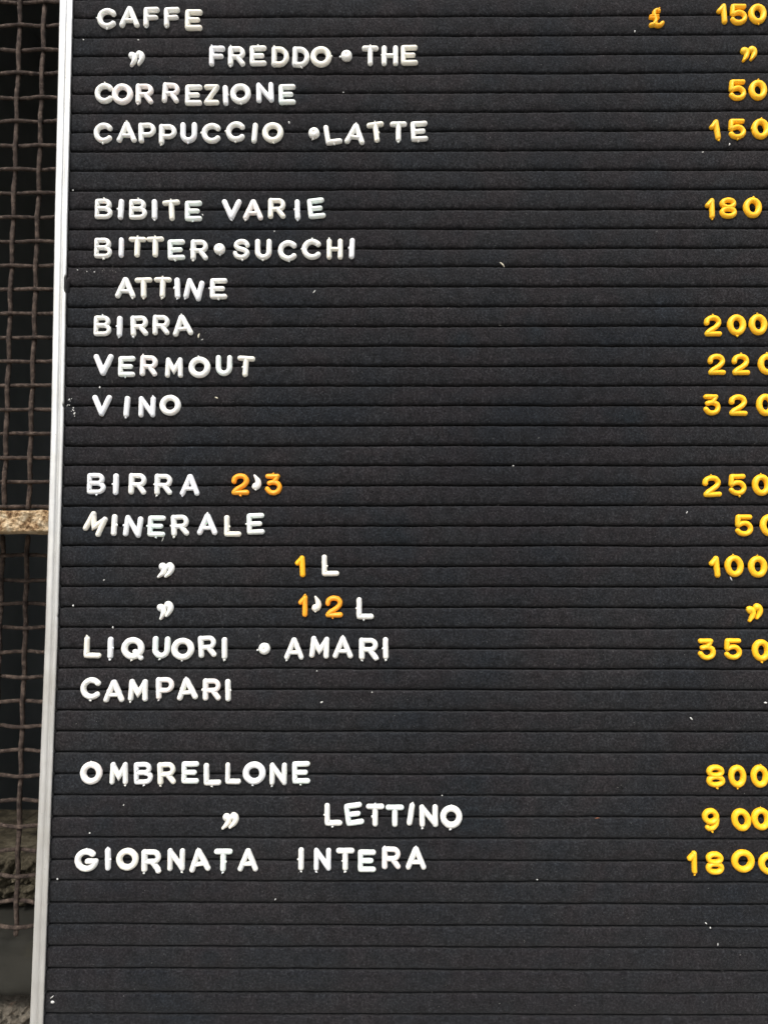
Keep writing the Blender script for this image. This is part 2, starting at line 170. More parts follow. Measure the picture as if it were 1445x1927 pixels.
('letter', 'I', 27.75, -418.92, 3.24, 10.65, 2.0, 'c', 't,r', 'bluish white letter I, second letter of the word GIORNATA', 'letter', 'white plastic letters on the menu board'),
('letter', 'O', 37.0, -418.98, 10.69, 10.48, 0.0, 'k', '', 'cream letter O, third letter of the word GIORNATA', 'letter', 'white plastic letters on the menu board'),
('letter', 'R', 48.49, -419.63, 9.64, 11.32, 0.0, 'w', 'b,R', 'white letter R, fourth letter of the word GIORNATA', 'letter', 'white plastic letters on the menu board'),
('letter', 'N', 60.3, -419.12, 8.23, 10.9, 0.0, 'w', 'b', 'white letter N, fifth letter of the word GIORNATA', 'letter', 'white plastic letters on the menu board'),
('letter', 'A', 71.34, -419.22, 9.8, 11.49, 6.0, 'w', 't', 'white letter A, sixth letter of the word GIORNATA', 'letter', 'white plastic letters on the menu board'),
('letter', 'T', 82.72, -419.27, 8.93, 11.32, 0.0, 'm', 'r,b', 'mint-tinged white letter T, seventh letter of the word GIORNATA', 'letter', 'white plastic letters on the menu board'),
('letter', 'A', 94.53, -419.07, 9.8, 10.81, 0.0, 'w', '', 'white letter A, eighth letter of the word GIORNATA', 'letter', 'white plastic letters on the menu board'),
('letter', 'I', 119.81, -418.61, 3.02, 10.23, 0.0, 'w', 'l,b', 'white letter I, first letter of the word INTERA', 'letter', 'white plastic letters on the menu board'),
('letter', 'N', 129.97, -418.76, 8.49, 10.59, 0.0, 'c', 'b', 'bluish white letter N, second letter of the word INTERA', 'letter', 'white plastic letters on the menu board'),
('letter', 'T', 140.82, -418.7, 9.18, 10.9, 0.0, 'w', 'l,b', 'white letter T, third letter of the word INTERA', 'letter', 'white plastic letters on the menu board'),
('letter', 'E', 151.05, -419.38, 8.86, 10.71, 0.0, 'm', '', 'mint-tinged white letter E, fourth letter of the word INTERA', 'letter', 'white plastic letters on the menu board'),
('letter', 'R', 162.74, -417.97, 9.24, 11.02, 0.0, 'p', 't', 'pink-tinged white letter R, fifth letter of the word INTERA', 'letter', 'white plastic letters on the menu board'),
('letter', 'A', 174.4, -418.03, 9.93, 10.83, 0.0, 'w', 't', 'white letter A, sixth letter of the word INTERA', 'letter', 'white plastic letters on the menu board'),
('pound_sign', '£', 297.61, -0.43, 8.85, 12.02, 0.0, 'o', 't', 'orange-yellow pound sign left of the topmost price', 'currency sign', None),
('digit', '1', 330.9, 1.15, 5.04, 10.96, 3.0, 'y', '', 'yellow 1 leftmost, before the 5, in the CAFFE price 150 at the top right', 'digit', 'yellow and orange digits on the menu board'),
('digit', '5', 339.37, 0.89, 8.78, 11.43, 0.0, 'y', '', 'yellow 5 between 1 and 0 in the CAFFE price 150 at the top right', 'digit', 'yellow and orange digits on the menu board'),
('digit', '0', 349.02, 1.12, 9.39, 11.72, 0.0, 'y', 'b', 'yellow 0 at the right edge in the CAFFE price 150 at the top right', 'digit', 'yellow and orange digits on the menu board'),
('comma', ',', 342.1, -20.44, 3.18, 8.44, 0.0, 'y', '', 'yellow comma, left half of the ditto mark under the topmost price', 'comma', 'plastic commas set in pairs as ditto marks'),
('comma', ',', 345.93, -19.88, 3.9, 7.86, 0.0, 'y', '', 'yellow comma, right half of the ditto mark under the topmost price', 'comma', 'plastic commas set in pairs as ditto marks'),
('digit', '5', 337.71, -39.06, 8.61, 11.17, 0.0, 'y', '', 'yellow 5 leftmost, before the 0, in the CORREZIONE price 50', 'digit', 'yellow and orange digits on the menu board'),
('digit', '0', 347.99, -39.12, 9.39, 12.03, 0.0, 'y', 't', 'yellow 0 at the right edge in the CORREZIONE price 50', 'digit', 'yellow and orange digits on the menu board'),
('digit', '1', 325.67, -60.02, 5.65, 10.63, 7.0, 'y', 'b', 'yellow 1 leftmost, before the 5, in the CAPPUCCIO price 150', 'digit', 'yellow and orange digits on the menu board'),
('digit', '5', 336.91, -59.42, 8.7, 11.09, 0.0, 'y', 'b', 'yellow 5 between 1 and 0 in the CAPPUCCIO price 150', 'digit', 'yellow and orange digits on the menu board'),
('digit', '0', 348.7, -59.45, 9.25, 11.89, 0.0, 'y', 'l,t', 'yellow 0 at the right edge in the CAPPUCCIO price 150', 'digit', 'yellow and orange digits on the menu board'),
('digit', '1', 322.12, -100.72, 4.83, 10.76, 0.0, 'y', 'b', 'yellow 1 leftmost, before the 8, in the BIBITE VARIE price 180', 'digit', 'yellow and orange digits on the menu board'),
('digit', '8', 331.25, -100.42, 8.87, 10.97, 0.0, 'y', '', 'yellow 8 between 1 and 0 in the BIBITE VARIE price 180', 'digit', 'yellow and orange digits on the menu board'),
('digit', '0', 343.46, -100.24, 9.36, 11.39, 0.0, 'y', 't', 'yellow 0 at the right edge in the BIBITE VARIE price 180', 'digit', 'yellow and orange digits on the menu board'),
('digit', '2', 322.02, -160.43, 8.95, 10.58, 0.0, 'y', 't', 'yellow 2 leftmost, before the 0, in the price 200 beside the upper BIRRA', 'digit', 'yellow and orange digits on the menu board'),
('digit', '0', 333.81, -160.03, 9.47, 11.25, 0.0, 'y', 'b', 'yellow 0 between 2 and 0 in the price 200 beside the upper BIRRA', 'digit', 'yellow and orange digits on the menu board'),
('digit', '0', 344.45, -159.85, 9.27, 11.46, 2.0, 'y', 't', 'yellow 0 at the right edge in the price 200 beside the upper BIRRA', 'digit', 'yellow and orange digits on the menu board'),
('digit', '2', 323.35, -179.85, 8.96, 10.76, 0.0, 'y', '', 'yellow 2 leftmost, before the 2, in the VERMOUT price 220', 'digit', 'yellow and orange digits on the menu board'),
('digit', '2', 335.23, -179.9, 8.95, 10.68, 0.0, 'y', 't', 'yellow 2 between 2 and 0 in the VERMOUT price 220', 'digit', 'yellow and orange digits on the menu board'),
('digit', '0', 348.38, -179.77, 9.36, 12.21, 0.0, 'y', 't', 'yellow 0 at the right edge in the VERMOUT price 220', 'digit', 'yellow and orange digits on the menu board'),
('digit', '3', 320.51, -200.03, 8.64, 10.77, 0.0, 'y', '', 'yellow 3 leftmost, before the 2, in the VINO price 320', 'digit', 'yellow and orange digits on the menu board'),
('digit', '2', 333.37, -200.22, 9.21, 10.81, -1.0, 'y', '', 'yellow 2 between 3 and 0 in the VINO price 320', 'digit', 'yellow and orange digits on the menu board'),
('digit', '0', 346.87, -200.08, 9.2, 11.51, 0.0, 'y', '', 'yellow 0 at the right edge in the VINO price 320', 'digit', 'yellow and orange digits on the menu board'),
('digit', '2', 319.46, -240.32, 9.27, 10.75, 2.0, 'y', 't', 'yellow 2 leftmost, before the 5, in the price 250 beside the lower BIRRA', 'digit', 'yellow and orange digits on the menu board'),
('digit', '5', 331.99, -239.58, 8.66, 10.75, 0.0, 'y', 'b', 'yellow 5 between 2 and 0 in the price 250 beside the lower BIRRA', 'digit', 'yellow and orange digits on the menu board'),
('digit', '0', 343.63, -239.75, 9.14, 11.48, 0.0, 'y', 't', 'yellow 0 at the right edge in the price 250 beside the lower BIRRA', 'digit', 'yellow and orange digits on the menu board'),
('digit', '5', 334.59, -259.47, 8.71, 10.88, 0.0, 'y', '', 'yellow 5 leftmost, before the 0, in the MINERALE price 50', 'digit', 'yellow and orange digits on the menu board'),
('digit', '0', 346.94, -259.49, 9.31, 11.08, 0.0, 'y', '', 'yellow 0 at the right edge in the MINERALE price 50', 'digit', 'yellow and orange digits on the menu board'),
('digit', '1', 319.65, -279.74, 5.2, 10.69, 4.0, 'y', '', 'yellow 1 leftmost, before the 0, in the price 100 beside the 1 L line', 'digit', 'yellow and orange digits on the menu board'),
('digit', '0', 329.25, -279.31, 9.57, 11.53, 3.0, 'y', 't', 'yellow 0 between 1 and 0 in the price 100 beside the 1 L line', 'digit', 'yellow and orange digits on the menu board'),
('digit', '0', 340.64, -279.63, 9.4, 11.28, 0.0, 'y', 't', 'yellow 0 at the right edge in the price 100 beside the 1 L line', 'digit', 'yellow and orange digits on the menu board'),
('comma', ',', 336.76, -302.55, 3.79, 7.62, 2.0, 'y', '', 'yellow comma, left half of the ditto mark in the price column above the 350', 'comma', 'plastic commas set in pairs as ditto marks'),
('comma', ',', 340.22, -301.29, 3.87, 7.35, 2.0, 'y', '', 'yellow comma, right half of the ditto mark in the price column above the 350', 'comma', 'plastic commas set in pairs as ditto marks'),
('digit', '3', 314.89, -319.4, 8.75, 10.58, 0.0, 'y', '', 'yellow 3 leftmost, before the 5, in the LIQUORI price 350', 'digit', 'yellow and orange digits on the menu board'),
('digit', '5', 327.56, -319.22, 8.47, 10.5, 0.0, 'y', '', 'yellow 5 between 3 and 0 in the LIQUORI price 350', 'digit', 'yellow and orange digits on the menu board'),
('digit', '0', 341.11, -319.93, 9.14, 9.98, 0.0, 'y', 'b', 'yellow 0 at the right edge in the LIQUORI price 350', 'digit', 'yellow and orange digits on the menu board'),
('digit', '8', 317.54, -379.43, 9.03, 10.94, 1.0, 'y', 'b', 'yellow 8 leftmost, before the 0, in the OMBRELLONE price 800', 'digit', 'yellow and orange digits on the menu board'),
('digit', '0', 327.89, -379.53, 8.4, 10.14, 0.0, 'y', 'b', 'yellow 0 between 8 and 0 in the OMBRELLONE price 800', 'digit', 'yellow and orange digits on the menu board'),
('digit', '0', 338.55, -379.5, 8.39, 10.14, 0.0, 'y', 't', 'yellow 0 at the right edge in the OMBRELLONE price 800', 'digit', 'yellow and orange digits on the menu board'),
('digit', '9', 314.75, -399.81, 8.37, 10.35, 0.0, 'y', 'b', 'yellow 9 leftmost, before the 0, in the LETTINO price 900', 'digit', 'yellow and orange digits on the menu board'),
('digit', '0', 329.19, -399.86, 8.99, 10.51, 15.0, 'y', '', 'yellow 0 between 9 and 0 in the LETTINO price 900', 'digit', 'yellow and orange digits on the menu board'),
('digit', '0', 338.59, -399.42, 8.47, 9.97, 5.0, 'y', 't', 'yellow 0 at the right edge in the LETTINO price 900', 'digit', 'yellow and orange digits on the menu board'),
('digit', '1', 305.32, -419.62, 4.76, 10.85, 0.0, 'y', 'b', 'yellow 1 leftmost, before the 8, in the GIORNATA INTERA price 1800', 'digit', 'yellow and orange digits on the menu board'),
('digit', '8', 316.05, -419.93, 8.86, 10.85, 0.0, 'y', '', 'yellow 8 between 1 and 0 in the GIORNATA INTERA price 1800', 'digit', 'yellow and orange digits on the menu board'),
('digit', 'O', 329.45, -418.96, 10.94, 10.68, 0.0, 'y', '', 'round yellow 0 between 8 and 0 in the GIORNATA INTERA price 1800', 'digit', 'yellow and orange digits on the menu board'),
('digit', 'O', 342.21, -420.11, 11.04, 10.67, 0.0, 'y', '', 'round yellow 0 at the right edge in the GIORNATA INTERA price 1800', 'digit', 'yellow and orange digits on the menu board')]
FLECKS=[
('fleck', 218.04, -129.08, 3.49, 0.6, -48.0, 'k', 'long curved cream husk on bare felt right of SUCCHI'),
('fleck', 124.21, -142.75, 1.86, 0.47, 50.0, 'w', 'short slanting white fibre right of the E of ATTINE'),
('fleck', 66.99, -165.05, 2.56, 0.84, 78.0, 'k', "upright cream flake at the foot of the upper BIRRA's A"),
('fleck', 68.61, -166.93, 1.16, 0.42, 25.0, 'w', 'tiny slanting flake beside the upright one after BIRRA'),
('fleck', 76.17, -196.32, 1.63, 0.56, -25.0, 'k', 'slanting cream flake on bare felt right of VINO'),
('speck', 18.11, -190.96, 1.16, 1.16, 0.0, 'w', 'small white triangular crumb between the V of VERMOUT and VINO'),
('speck', 111.0, -55.19, 1.05, 1.4, 0.0, 'w', 'white crumb beside the O of CAPPUCCIO'),
('speck', 222.58, -230.16, 1.05, 0.84, 0.0, 'w', 'bright white crumb in a groove in the middle of the board'),
('fleck', 306.67, -352.48, 1.86, 0.7, -45.0, 'w', 'slanting white flake on the felt right of CAMPARI'),
('fleck', 129.09, -344.99, 1.4, 0.74, 25.0, 'w', 'white flake between CAMPARI and OMBRELLONE'),
('speck', 153.41, -340.15, 0.84, 0.7, 0.0, 'w', 'tiny white crumb below AMARI'),
('speck', 313.24, -449.97, 0.93, 1.16, 0.0, 'w', 'white crumb on bare felt low under the price 1800'),
('fleck', 311.3, -447.79, 1.16, 0.42, -40.0, 'w', 'short white fibre just above the crumb under 1800'),
('fleck', 316.54, -457.47, 0.47, 1.4, 0.0, 'w', 'tiny upright fibre lowest under the price 1800'),
('speck', 3.19, -484.93, 2.09, 1.74, 20.0, 'w', "large white paint crumb at the board's bottom left corner"),
('fleck', 2.62, -482.52, 2.09, 0.37, 40.0, 'w', 'thin pale fibre above the paint crumb at bottom left'),
('speck', 3.62, -428.47, 1.05, 1.16, 0.0, 'w', 'white crumb beside the frame left below GIORNATA'),
('speck', 18.54, -406.98, 0.84, 0.98, 0.0, 'w', 'white crumb above the I of GIORNATA'),
('speck', 34.51, -393.79, 0.81, 0.81, 0.0, 'w', 'tiny white crumb between OMBRELLONE and GIORNATA'),
('speck', 7.78, -298.79, 1.05, 1.05, 0.0, 'w', 'white crumb by the frame left of the lower ditto marks'),
('fleck', 27.45, -309.29, 0.7, 1.28, 12.0, 'w', 'white flake just above the first I of LIQUORI'),
('fleck', 22.51, -286.42, 1.05, 0.56, 50.0, 'w', 'small white flake left of the tilted ditto marks'),
('speck', 5.58, -11.08, 1.05, 0.74, 0.0, 'w', 'white crumb by the frame below the C of CAFFE'),
('speck', 33.57, -11.18, 1.05, 0.93, 0.0, 'w', 'white crumb above the first ditto mark'),
('speck', 104.02, -111.72, 0.93, 0.84, 0.0, 'w', 'white crumb above SUCCHI'),
('speck', 5.47, -131.45, 0.88, 0.7, 0.0, 'w', 'leftmost white crumb in the line of crumbs below BITTER'),
('speck', 14.02, -132.56, 1.05, 0.74, 0.0, 'w', 'larger white crumb in the line of crumbs below BITTER'),
('speck', 10.29, -132.28, 0.79, 0.6, 0.0, 'w', 'small crumb between the two larger crumbs below BITTER'),
('speck', 2.24, -90.38, 0.93, 0.93, 0.0, 'w', 'white crumb by the frame above BIBITE'),
('fleck', 332.98, -67.16, 0.7, 1.4, -15.0, 'w', 'upright white flake under the 5 of the CAPPUCCIO price'),
('fleck', 319.53, -71.27, 1.28, 0.47, 25.0, 'w', 'small slanting flake under the 1 of the CAPPUCCIO price'),
('fleck', 286.67, -7.53, 0.51, 1.4, -5.0, 'w', 'upright white flake left of the pound sign'),
('speck', 138.37, -39.36, 0.79, 0.74, 0.0, 'w', 'white crumb right of CORREZIONE'),
('fleck', 327.63, -285.41, 0.56, 2.33, 25.0, 'w', 'pale fibre hanging from the first 0 of the price 100'),
('fleck', 307.07, -253.12, 1.4, 0.33, 55.0, 'w', 'hooked thin fibre left of the price 50 for MINERALE'),
('fleck', 260.81, -399.42, 2.33, 0.28, 10.0, 'r', 'thin reddish fibre right of LETTINO'),
('speck', 231.9, -428.04, 0.84, 0.7, 0.0, 'w', 'tiny white crumb right of INTERA below its line'),
('fleck', 342.49, -344.88, 1.63, 0.79, 0.0, 'w', 'white flake at the right edge between 350 and 800'),
('speck', 186.99, -388.95, 0.79, 0.7, 0.0, 'w', 'tiny white crumb above the O of LETTINO'),
('fleck', 107.7, -437.47, 1.05, 0.51, 55.0, 'w', 'small white flake on the bare felt below GIORNATA and INTERA'),
('fleck', 50.92, -266.21, 0.47, 2.79, -20.0, 'w', 'thin fibre hanging under the E of MINERALE'),
('fleck', 67.87, -103.17, 0.47, 1.4, 30.0, 'w', 'thin fibre at the tip of the last E of BIBITE'),
('speck', 126.69, -330.06, 0.74, 0.65, 0.0, 'w', 'tiny white crumb under the M of AMARI')]
LZ0,LZ1=-262.26,-251.06
SMEAR=[(3.42, -197.3, 1.0), (2.7, -199.96, 1.1), (4.88, -202.89, 1.6), (5.72, -204.48, 1.3)]
LINE_Z=-131.59

scene = bpy.context.scene
C = scene.collection
# ------------------------------------------------------------------ camera
cam = bpy.data.objects.new('camera', bpy.data.cameras.new('camera'))
C.objects.link(cam)
mat3 = Matrix((CAM_AX[0], CAM_AX[1], CAM_AX[2])).transposed()
cam.matrix_world = Matrix.Translation(Vector(CAM_LOC) + Vector((0, 0, Z0))) @ mat3.to_4x4()
cam.data.sensor_fit = 'HORIZONTAL'
cam.data.sensor_width = 24.0
cam.data.lens = 1391.0 / 1445.0 * 24.0
cam.data.clip_start = 0.01
cam.data.clip_end = 500
cam.data.dof.use_dof = True
cam.data.dof.focus_distance = 0.378
cam.data.dof.aperture_fstop = 14.0
scene.camera = cam
# ------------------------------------------------------------------ sky, sun, exposure
SUN_EL, SUN_AZ = 52.0, 196.0       # azimuth: clockwise from +Y
world = bpy.data.worlds.new('World')
scene.world = world
world.use_nodes = True
wn = world.node_tree
sky = wn.nodes.new('ShaderNodeTexSky')
sky.sky_type = 'NISHITA'
sky.sun_disc = False
sky.sun_elevation = R(SUN_EL)
sky.sun_rotation = R(SUN_AZ)
sky.dust_density = 4.0
sky.ozone_density = 1.0
bg = wn.nodes['Background']
bg.inputs['Strength'].default_value = 0.14
veil = wn.nodes.new('ShaderNodeHueSaturation')      # thin high cloud: the blue is washed out
veil.inputs['Saturation'].default_value = 0.30
wn.links.new(sky.outputs[0], veil.inputs['Color'])
wn.links.new(veil.outputs[0], bg.inputs[0])
sun = bpy.data.objects.new('sun', bpy.data.lights.new('sun', 'SUN'))
C.objects.link(sun)
sun.data.energy = 1.5
sun.data.angle = R(22)
sun.data.color = (1.0, 0.95, 0.88)
d = Vector((math.sin(R(SUN_AZ)) * math.cos(R(SUN_EL)), math.cos(R(SUN_AZ)) * math.cos(R(SUN_EL)), math.sin(R(SUN_EL))))
sun.rotation_euler = d.to_track_quat('Z', 'Y').to_euler()
scene.view_settings.view_transform = 'Standard'
scene.view_settings.look = 'None'
scene.view_settings.gamma = 1.0
scene.view_settings.exposure = 0.69

# ------------------------------------------------------------------ helpers
def W(x, y, z):                      # board millimetres -> world metres (y: + = into the wall)
    return (x * MM, y * MM, Z0 + z * MM)

def mesh_obj(name, verts, faces, mat, parent=None, smooth=True):
    me = bpy.data.meshes.new(name)
    me.from_pydata(verts, [], faces)
    me.update()
    if smooth:
        me.polygons.foreach_set('use_smooth', [True] * len(me.polygons))
    me.materials.append(mat)
    o = bpy.data.objects.new(name, me)
    C.objects.link(o)
    if parent:
        o.parent = parent
    return o

def thing(name, label, cat, loc=(0, 0, 0), group=None):
    o = bpy.data.objects.new(name, None)
    C.objects.link(o)
    o.empty_display_size = 0.01
    tag(o, label, cat, group)
    return o

def tag(o, label, cat, group=None):
    o['label'] = label
    o['category'] = cat
    if group:
        o['group'] = group
    return o

def interp(tab, x):
    if x <= tab[0][0]:
        a, b = tab[0], tab[1]
    elif x >= tab[-1][0]:
        a, b = tab[-2], tab[-1]
    else:
        for a, b in zip(tab, tab[1:]):
            if a[0] <= x <= b[0]:
                break
    return a[1] + (b[1] - a[1]) * (x - a[0]) / (b[0] - a[0])

def nz(x, y, z=0.0):
    return noise.noise(Vector((x, y, z)))

# ------------------------------------------------------------------ materials
def new_mat(name):
    m = bpy.data.materials.new(name)
    m.use_nodes = True
    nt = m.node_tree
    b = nt.nodes['Principled BSDF']
    tc = nt.nodes.new('ShaderNodeTexCoord')
    return m, nt, b, tc

def noise_node(nt, vec, scale, detail=4, rough=0.6, mapscale=None):
    if mapscale:
        mp = nt.nodes.new('ShaderNodeMapping')
        mp.inputs['Scale'].default_value = mapscale
        nt.links.new(vec, mp.inputs[0])
        vec = mp.outputs[0]
    n = nt.nodes.new('ShaderNodeTexNoise')
    n.inputs['Scale'].default_value = scale
    n.inputs['Detail'].default_value = detail
    n.inputs['Roughness'].default_value = rough
    nt.links.new(vec, n.inputs['Vector'])
    return n.outputs['Fac']

def ramp(nt, fac, stops):
    r = nt.nodes.new('ShaderNodeValToRGB')
    el = r.color_ramp.elements
    while len(el) < len(stops):
        el.new(0.5)
    for e, (p, c) in zip(el, stops):
        e.position = p
        e.color = (*c, 1)
    nt.links.new(fac, r.inputs[0])
    return r.outputs[0]

def mixc(nt, fac, a, b, mode='MIX'):
    m = nt.nodes.new('ShaderNodeMix')
    m.data_type = 'RGBA'
    m.blend_type = mode
    for s, v in ((m.inputs[0], fac), (m.inputs[6], a), (m.inputs[7], b)):
        if hasattr(v, 'default_value') or hasattr(v, 'is_linked'):
            nt.links.new(v, s)
        else:
            s.default_value = v if isinstance(v, float) else (*v, 1)
    return m.outputs[2]

def bump(nt, b, h, strength, dist):
    n = nt.nodes.new('ShaderNodeBump')
    n.inputs['Strength'].default_value = strength
    n.inputs['Distance'].default_value = dist
    nt.links.new(h, n.inputs['Height'])
    nt.links.new(n.outputs[0], b.inputs['Normal'])
    return n

def felt_material():
    m, nt, b, tc = new_mat('black_felt')
    g = nt.nodes.new('ShaderNodeNewGeometry').outputs['Position']
    tone = noise_node(nt, g, 22, 3, 0.55)
    c = ramp(nt, tone, [(0.30, (0.0118, 0.0138, 0.0165)), (0.47, (0.0146, 0.0148, 0.0160)), (0.56, (0.0165, 0.0148, 0.0158)), (0.72, (0.0120, 0.0145, 0.0168))])
    nap = noise_node(nt, g, 950, 5, 0.75)
    k = ramp(nt, nap, [(0.30, (0.30, 0.30, 0.30)), (0.5, (0.95, 0.95, 0.95)), (0.70, (3.0, 3.0, 2.9))])
    mott = noise_node(nt, g, 190, 4, 0.7)
    k2 = ramp(nt, mott, [(0.3, (0.62, 0.62, 0.62)), (0.7, (1.45, 1.45, 1.45))])
    c = mixc(nt, 1.0, c, k, 'MULTIPLY')
    c = mixc(nt, 1.0, c, k2, 'MULTIPLY')
    broad_tone = noise_node(nt, g, 7, 3, 0.6)  # broad random tint, darker and bluer in patches
    c = mixc(nt, 1.0, c, ramp(nt, broad_tone, [(0.35, (0.66, 0.69, 0.75)), (0.65, (0.92, 0.92, 0.94))]), 'MULTIPLY')
    # pale fibres caught in the nap
    fib = noise_node(nt, g, 1500, 2, 0.5, (0.35, 1, 1.6))
    fr = ramp(nt, fib, [(0.73, (0, 0, 0)), (0.80, (1, 1, 1))])
    rare = noise_node(nt, g, 60, 2, 0.5)
    rr = ramp(nt, rare, [(0.45, (0, 0, 0)), (0.7, (0.55, 0.55, 0.55))])
    fm = mixc(nt, 1.0, fr, rr, 'MULTIPLY')
    c = mixc(nt, fm, c, (0.11, 0.105, 0.10))
    nt.links.new(c, b.inputs['Base Color'])
    b.inputs['Roughness'].default_value = 1.0
    b.inputs['Specular IOR Level'].default_value = 0.05
    b.inputs['Sheen Weight'].default_value = 0.06
    b.inputs['Sheen Roughness'].default_value = 0.6
    bump(nt, b, nap, 0.9, 0.00045)
    return m

def plastic(name, col, spot=None, sss=0.25, shade=0.9):
    m, nt, b, tc = new_mat(name)
    g = nt.nodes.new('ShaderNodeNewGeometry').outputs['Position']
    n = noise_node(nt, g, 160, 4, 0.6)
    lo = tuple(x * shade for x in col)
    c = ramp(nt, n, [(0.3, lo), (0.65, col)])
    if spot:
        n2 = noise_node(nt, g, 110, 3, 0.55)
        f = ramp(nt, n2, [(0.42, (0, 0, 0)), (0.62, (1, 1, 1))])
        c = mixc(nt, f, c, spot)
    nt.links.new(c, b.inputs['Base Color'])
    grime = noise_node(nt, g, 380, 5, 0.7)
    c = mixc(nt, ramp(nt, grime, [(0.62, (0, 0, 0)), (0.74, (0.30, 0.30, 0.30))]), c, tuple(x * 0.55 for x in col))
    nt.links.new(c, b.inputs['Base Color'])
    b.inputs['Roughness'].default_value = 0.42
    b.inputs['Specular IOR Level'].default_value = 0.4
    b.inputs['Subsurface Weight'].default_value = sss
    b.inputs['Subsurface Scale'].default_value = 0.0012
    b.inputs['Subsurface Radius'].default_value = (1.0, 0.8, 0.6)
    bump(nt, b, noise_node(nt, g, 900, 3, 0.6), 0.35, 0.0001)
    return m

def metal_frame():
    m, nt, b, tc = new_mat('satin_aluminium')
    g = nt.nodes.new('ShaderNodeNewGeometry').outputs['Position']
    streak = noise_node(nt, g, 700, 4, 0.65, (1, 1, 0.06))
    c = ramp(nt, streak, [(0.3, (0.58, 0.58, 0.565)), (0.7, (0.73, 0.73, 0.71))])
    pit = noise_node(nt, g, 420, 3, 0.6)
    pf = ramp(nt, pit, [(0.70, (0, 0, 0)), (0.76, (1, 1, 1))])
    c = mixc(nt, pf, c, (0.42, 0.40, 0.35))
    dirt = noise_node(nt, g, 26, 4, 0.65)
    df = ramp(nt, dirt, [(0.45, (0, 0, 0)), (0.75, (0.45, 0.45, 0.45))])
    c = mixc(nt, df, c, (0.50, 0.47, 0.40))
    nt.links.new(c, b.inputs['Base Color'])
    b.inputs['Metallic'].default_value = 0.78
    rr = ramp(nt, noise_node(nt, g, 90, 4, 0.6), [(0.3, (0.30,) * 3), (0.7, (0.46,) * 3)])
    nt.links.new(rr, b.inputs['Roughness'])
    bump(nt, b, pit, 0.25, 0.0001)
    return m

def simple(name, stops, scale, rough=0.85, metallic=0.0, bstr=0.5, bdist=0.001, detail=6, bscale=None):
    m, nt, b, tc = new_mat(name)
    g = nt.nodes.new('ShaderNodeNewGeometry').outputs['Position']
    n = noise_node(nt, g, scale, detail, 0.65)
    nt.links.new(ramp(nt, n, stops), b.inputs['Base Color'])
    b.inputs['Roughness'].default_value = rough
    b.inputs['Metallic'].default_value = metallic
    b.inputs['Specular IOR Level'].default_value = 0.25
    bump(nt, b, noise_node(nt, g, bscale or scale * 3, 6, 0.7), bstr, bdist)
    return m

FELT = felt_material()
WHITE = {
    'w': plastic('white_plastic', (0.80, 0.80, 0.765)),
    'c': plastic('cool_white_plastic', (0.79, 0.80, 0.815)),
    'm': plastic('mint_white_plastic', (0.79, 0.82, 0.79), (0.73, 0.81, 0.775)),
    'p': plastic('pink_white_plastic', (0.81, 0.79, 0.76), (0.80, 0.735, 0.71)),
    'k': plastic('cream_plastic', (0.79, 0.77, 0.69)),
    'y': plastic('yellow_plastic', (0.95, 0.50, 0.016), sss=0.3, shade=0.88),
    'o': plastic('orange_plastic', (0.94, 0.365, 0.022), sss=0.3, shade=0.9),
}
WHITE['y2'] = plastic('golden_plastic', (0.95, 0.45, 0.014), sss=0.3, shade=0.9)
WHITE['o2'] = plastic('amber_plastic', (0.94, 0.445, 0.014), sss=0.3, shade=0.9)
ALU = metal_frame()
RUST = simple('rusty_iron', [(0.32, (0.012, 0.008, 0.007)), (0.5, (0.050, 0.036, 0.029)), (0.68, (0.118, 0.088, 0.070))], 330, 0.85, 0.0, 1.0, 0.0012)
LEDGE = simple('pitted_lime_paint', [(0.33, (0.06, 0.032, 0.018)), (0.41, (0.30, 0.18, 0.09)), (0.49, (0.60, 0.43, 0.25)), (0.66, (0.78, 0.66, 0.47))], 210, 0.9, 0.0, 1.0, 0.003)
STONE = simple('rough_brown_stone', [(0.32, (0.020, 0.017, 0.012)), (0.5, (0.095, 0.081, 0.053)), (0.68, (0.19, 0.165, 0.115))], 120, 0.95, 0.0, 1.0, 0.004)
GREY_STONE = simple('pale_grey_stone', [(0.30, (0.05, 0.042, 0.034)), (0.45, (0.14, 0.125, 0.10)), (0.60, (0.19, 0.165, 0.13)), (0.70, (0.22, 0.12, 0.075))], 90, 0.95, 0.0, 1.0, 0.004)
SLAB = simple('smooth_grey_stone', [(0.3, (0.015, 0.0145, 0.0115)), (0.6, (0.022, 0.021, 0.0165)), (0.75, (0.036, 0.033, 0.022))], 30, 0.8, 0.0, 0.3, 0.001)
DARK = simple('room_plaster', [(0.3, (0.17, 0.185, 0.185)), (0.7, (0.26, 0.27, 0.265))], 9, 0.95)  # plain grey for the room walls, tuned until the inside looks dark
PLASTER = simple('old_wall_plaster', [(0.3, (0.22, 0.20, 0.165)), (0.7, (0.34, 0.31, 0.26))], 14, 0.95, 0.0, 0.8, 0.004)
PAVING = simple('stone_paving', [(0.3, (0.22, 0.21, 0.19)), (0.7, (0.33, 0.315, 0.29))], 6, 0.9, 0.0, 0.5, 0.004)
BACKING = simple('board_backing', [(0.3, (0.05, 0.05, 0.05)), (0.7, (0.09, 0.085, 0.08))], 60, 0.8)
FLECK = {
    'w': simple('pale_paint_fleck', [(0.3, (0.46, 0.46, 0.44)), (0.7, (0.70, 0.70, 0.68))], 500, 0.6, 0, 0.3, 0.0002),
    'k': simple('cream_husk', [(0.3, (0.55, 0.50, 0.38)), (0.7, (0.80, 0.76, 0.62))], 500, 0.6, 0, 0.3, 0.0002),
    'r': simple('reddish_fibre', [(0.3, (0.20, 0.07, 0.04)), (0.7, (0.28, 0.11, 0.06))], 500, 0.8),
}

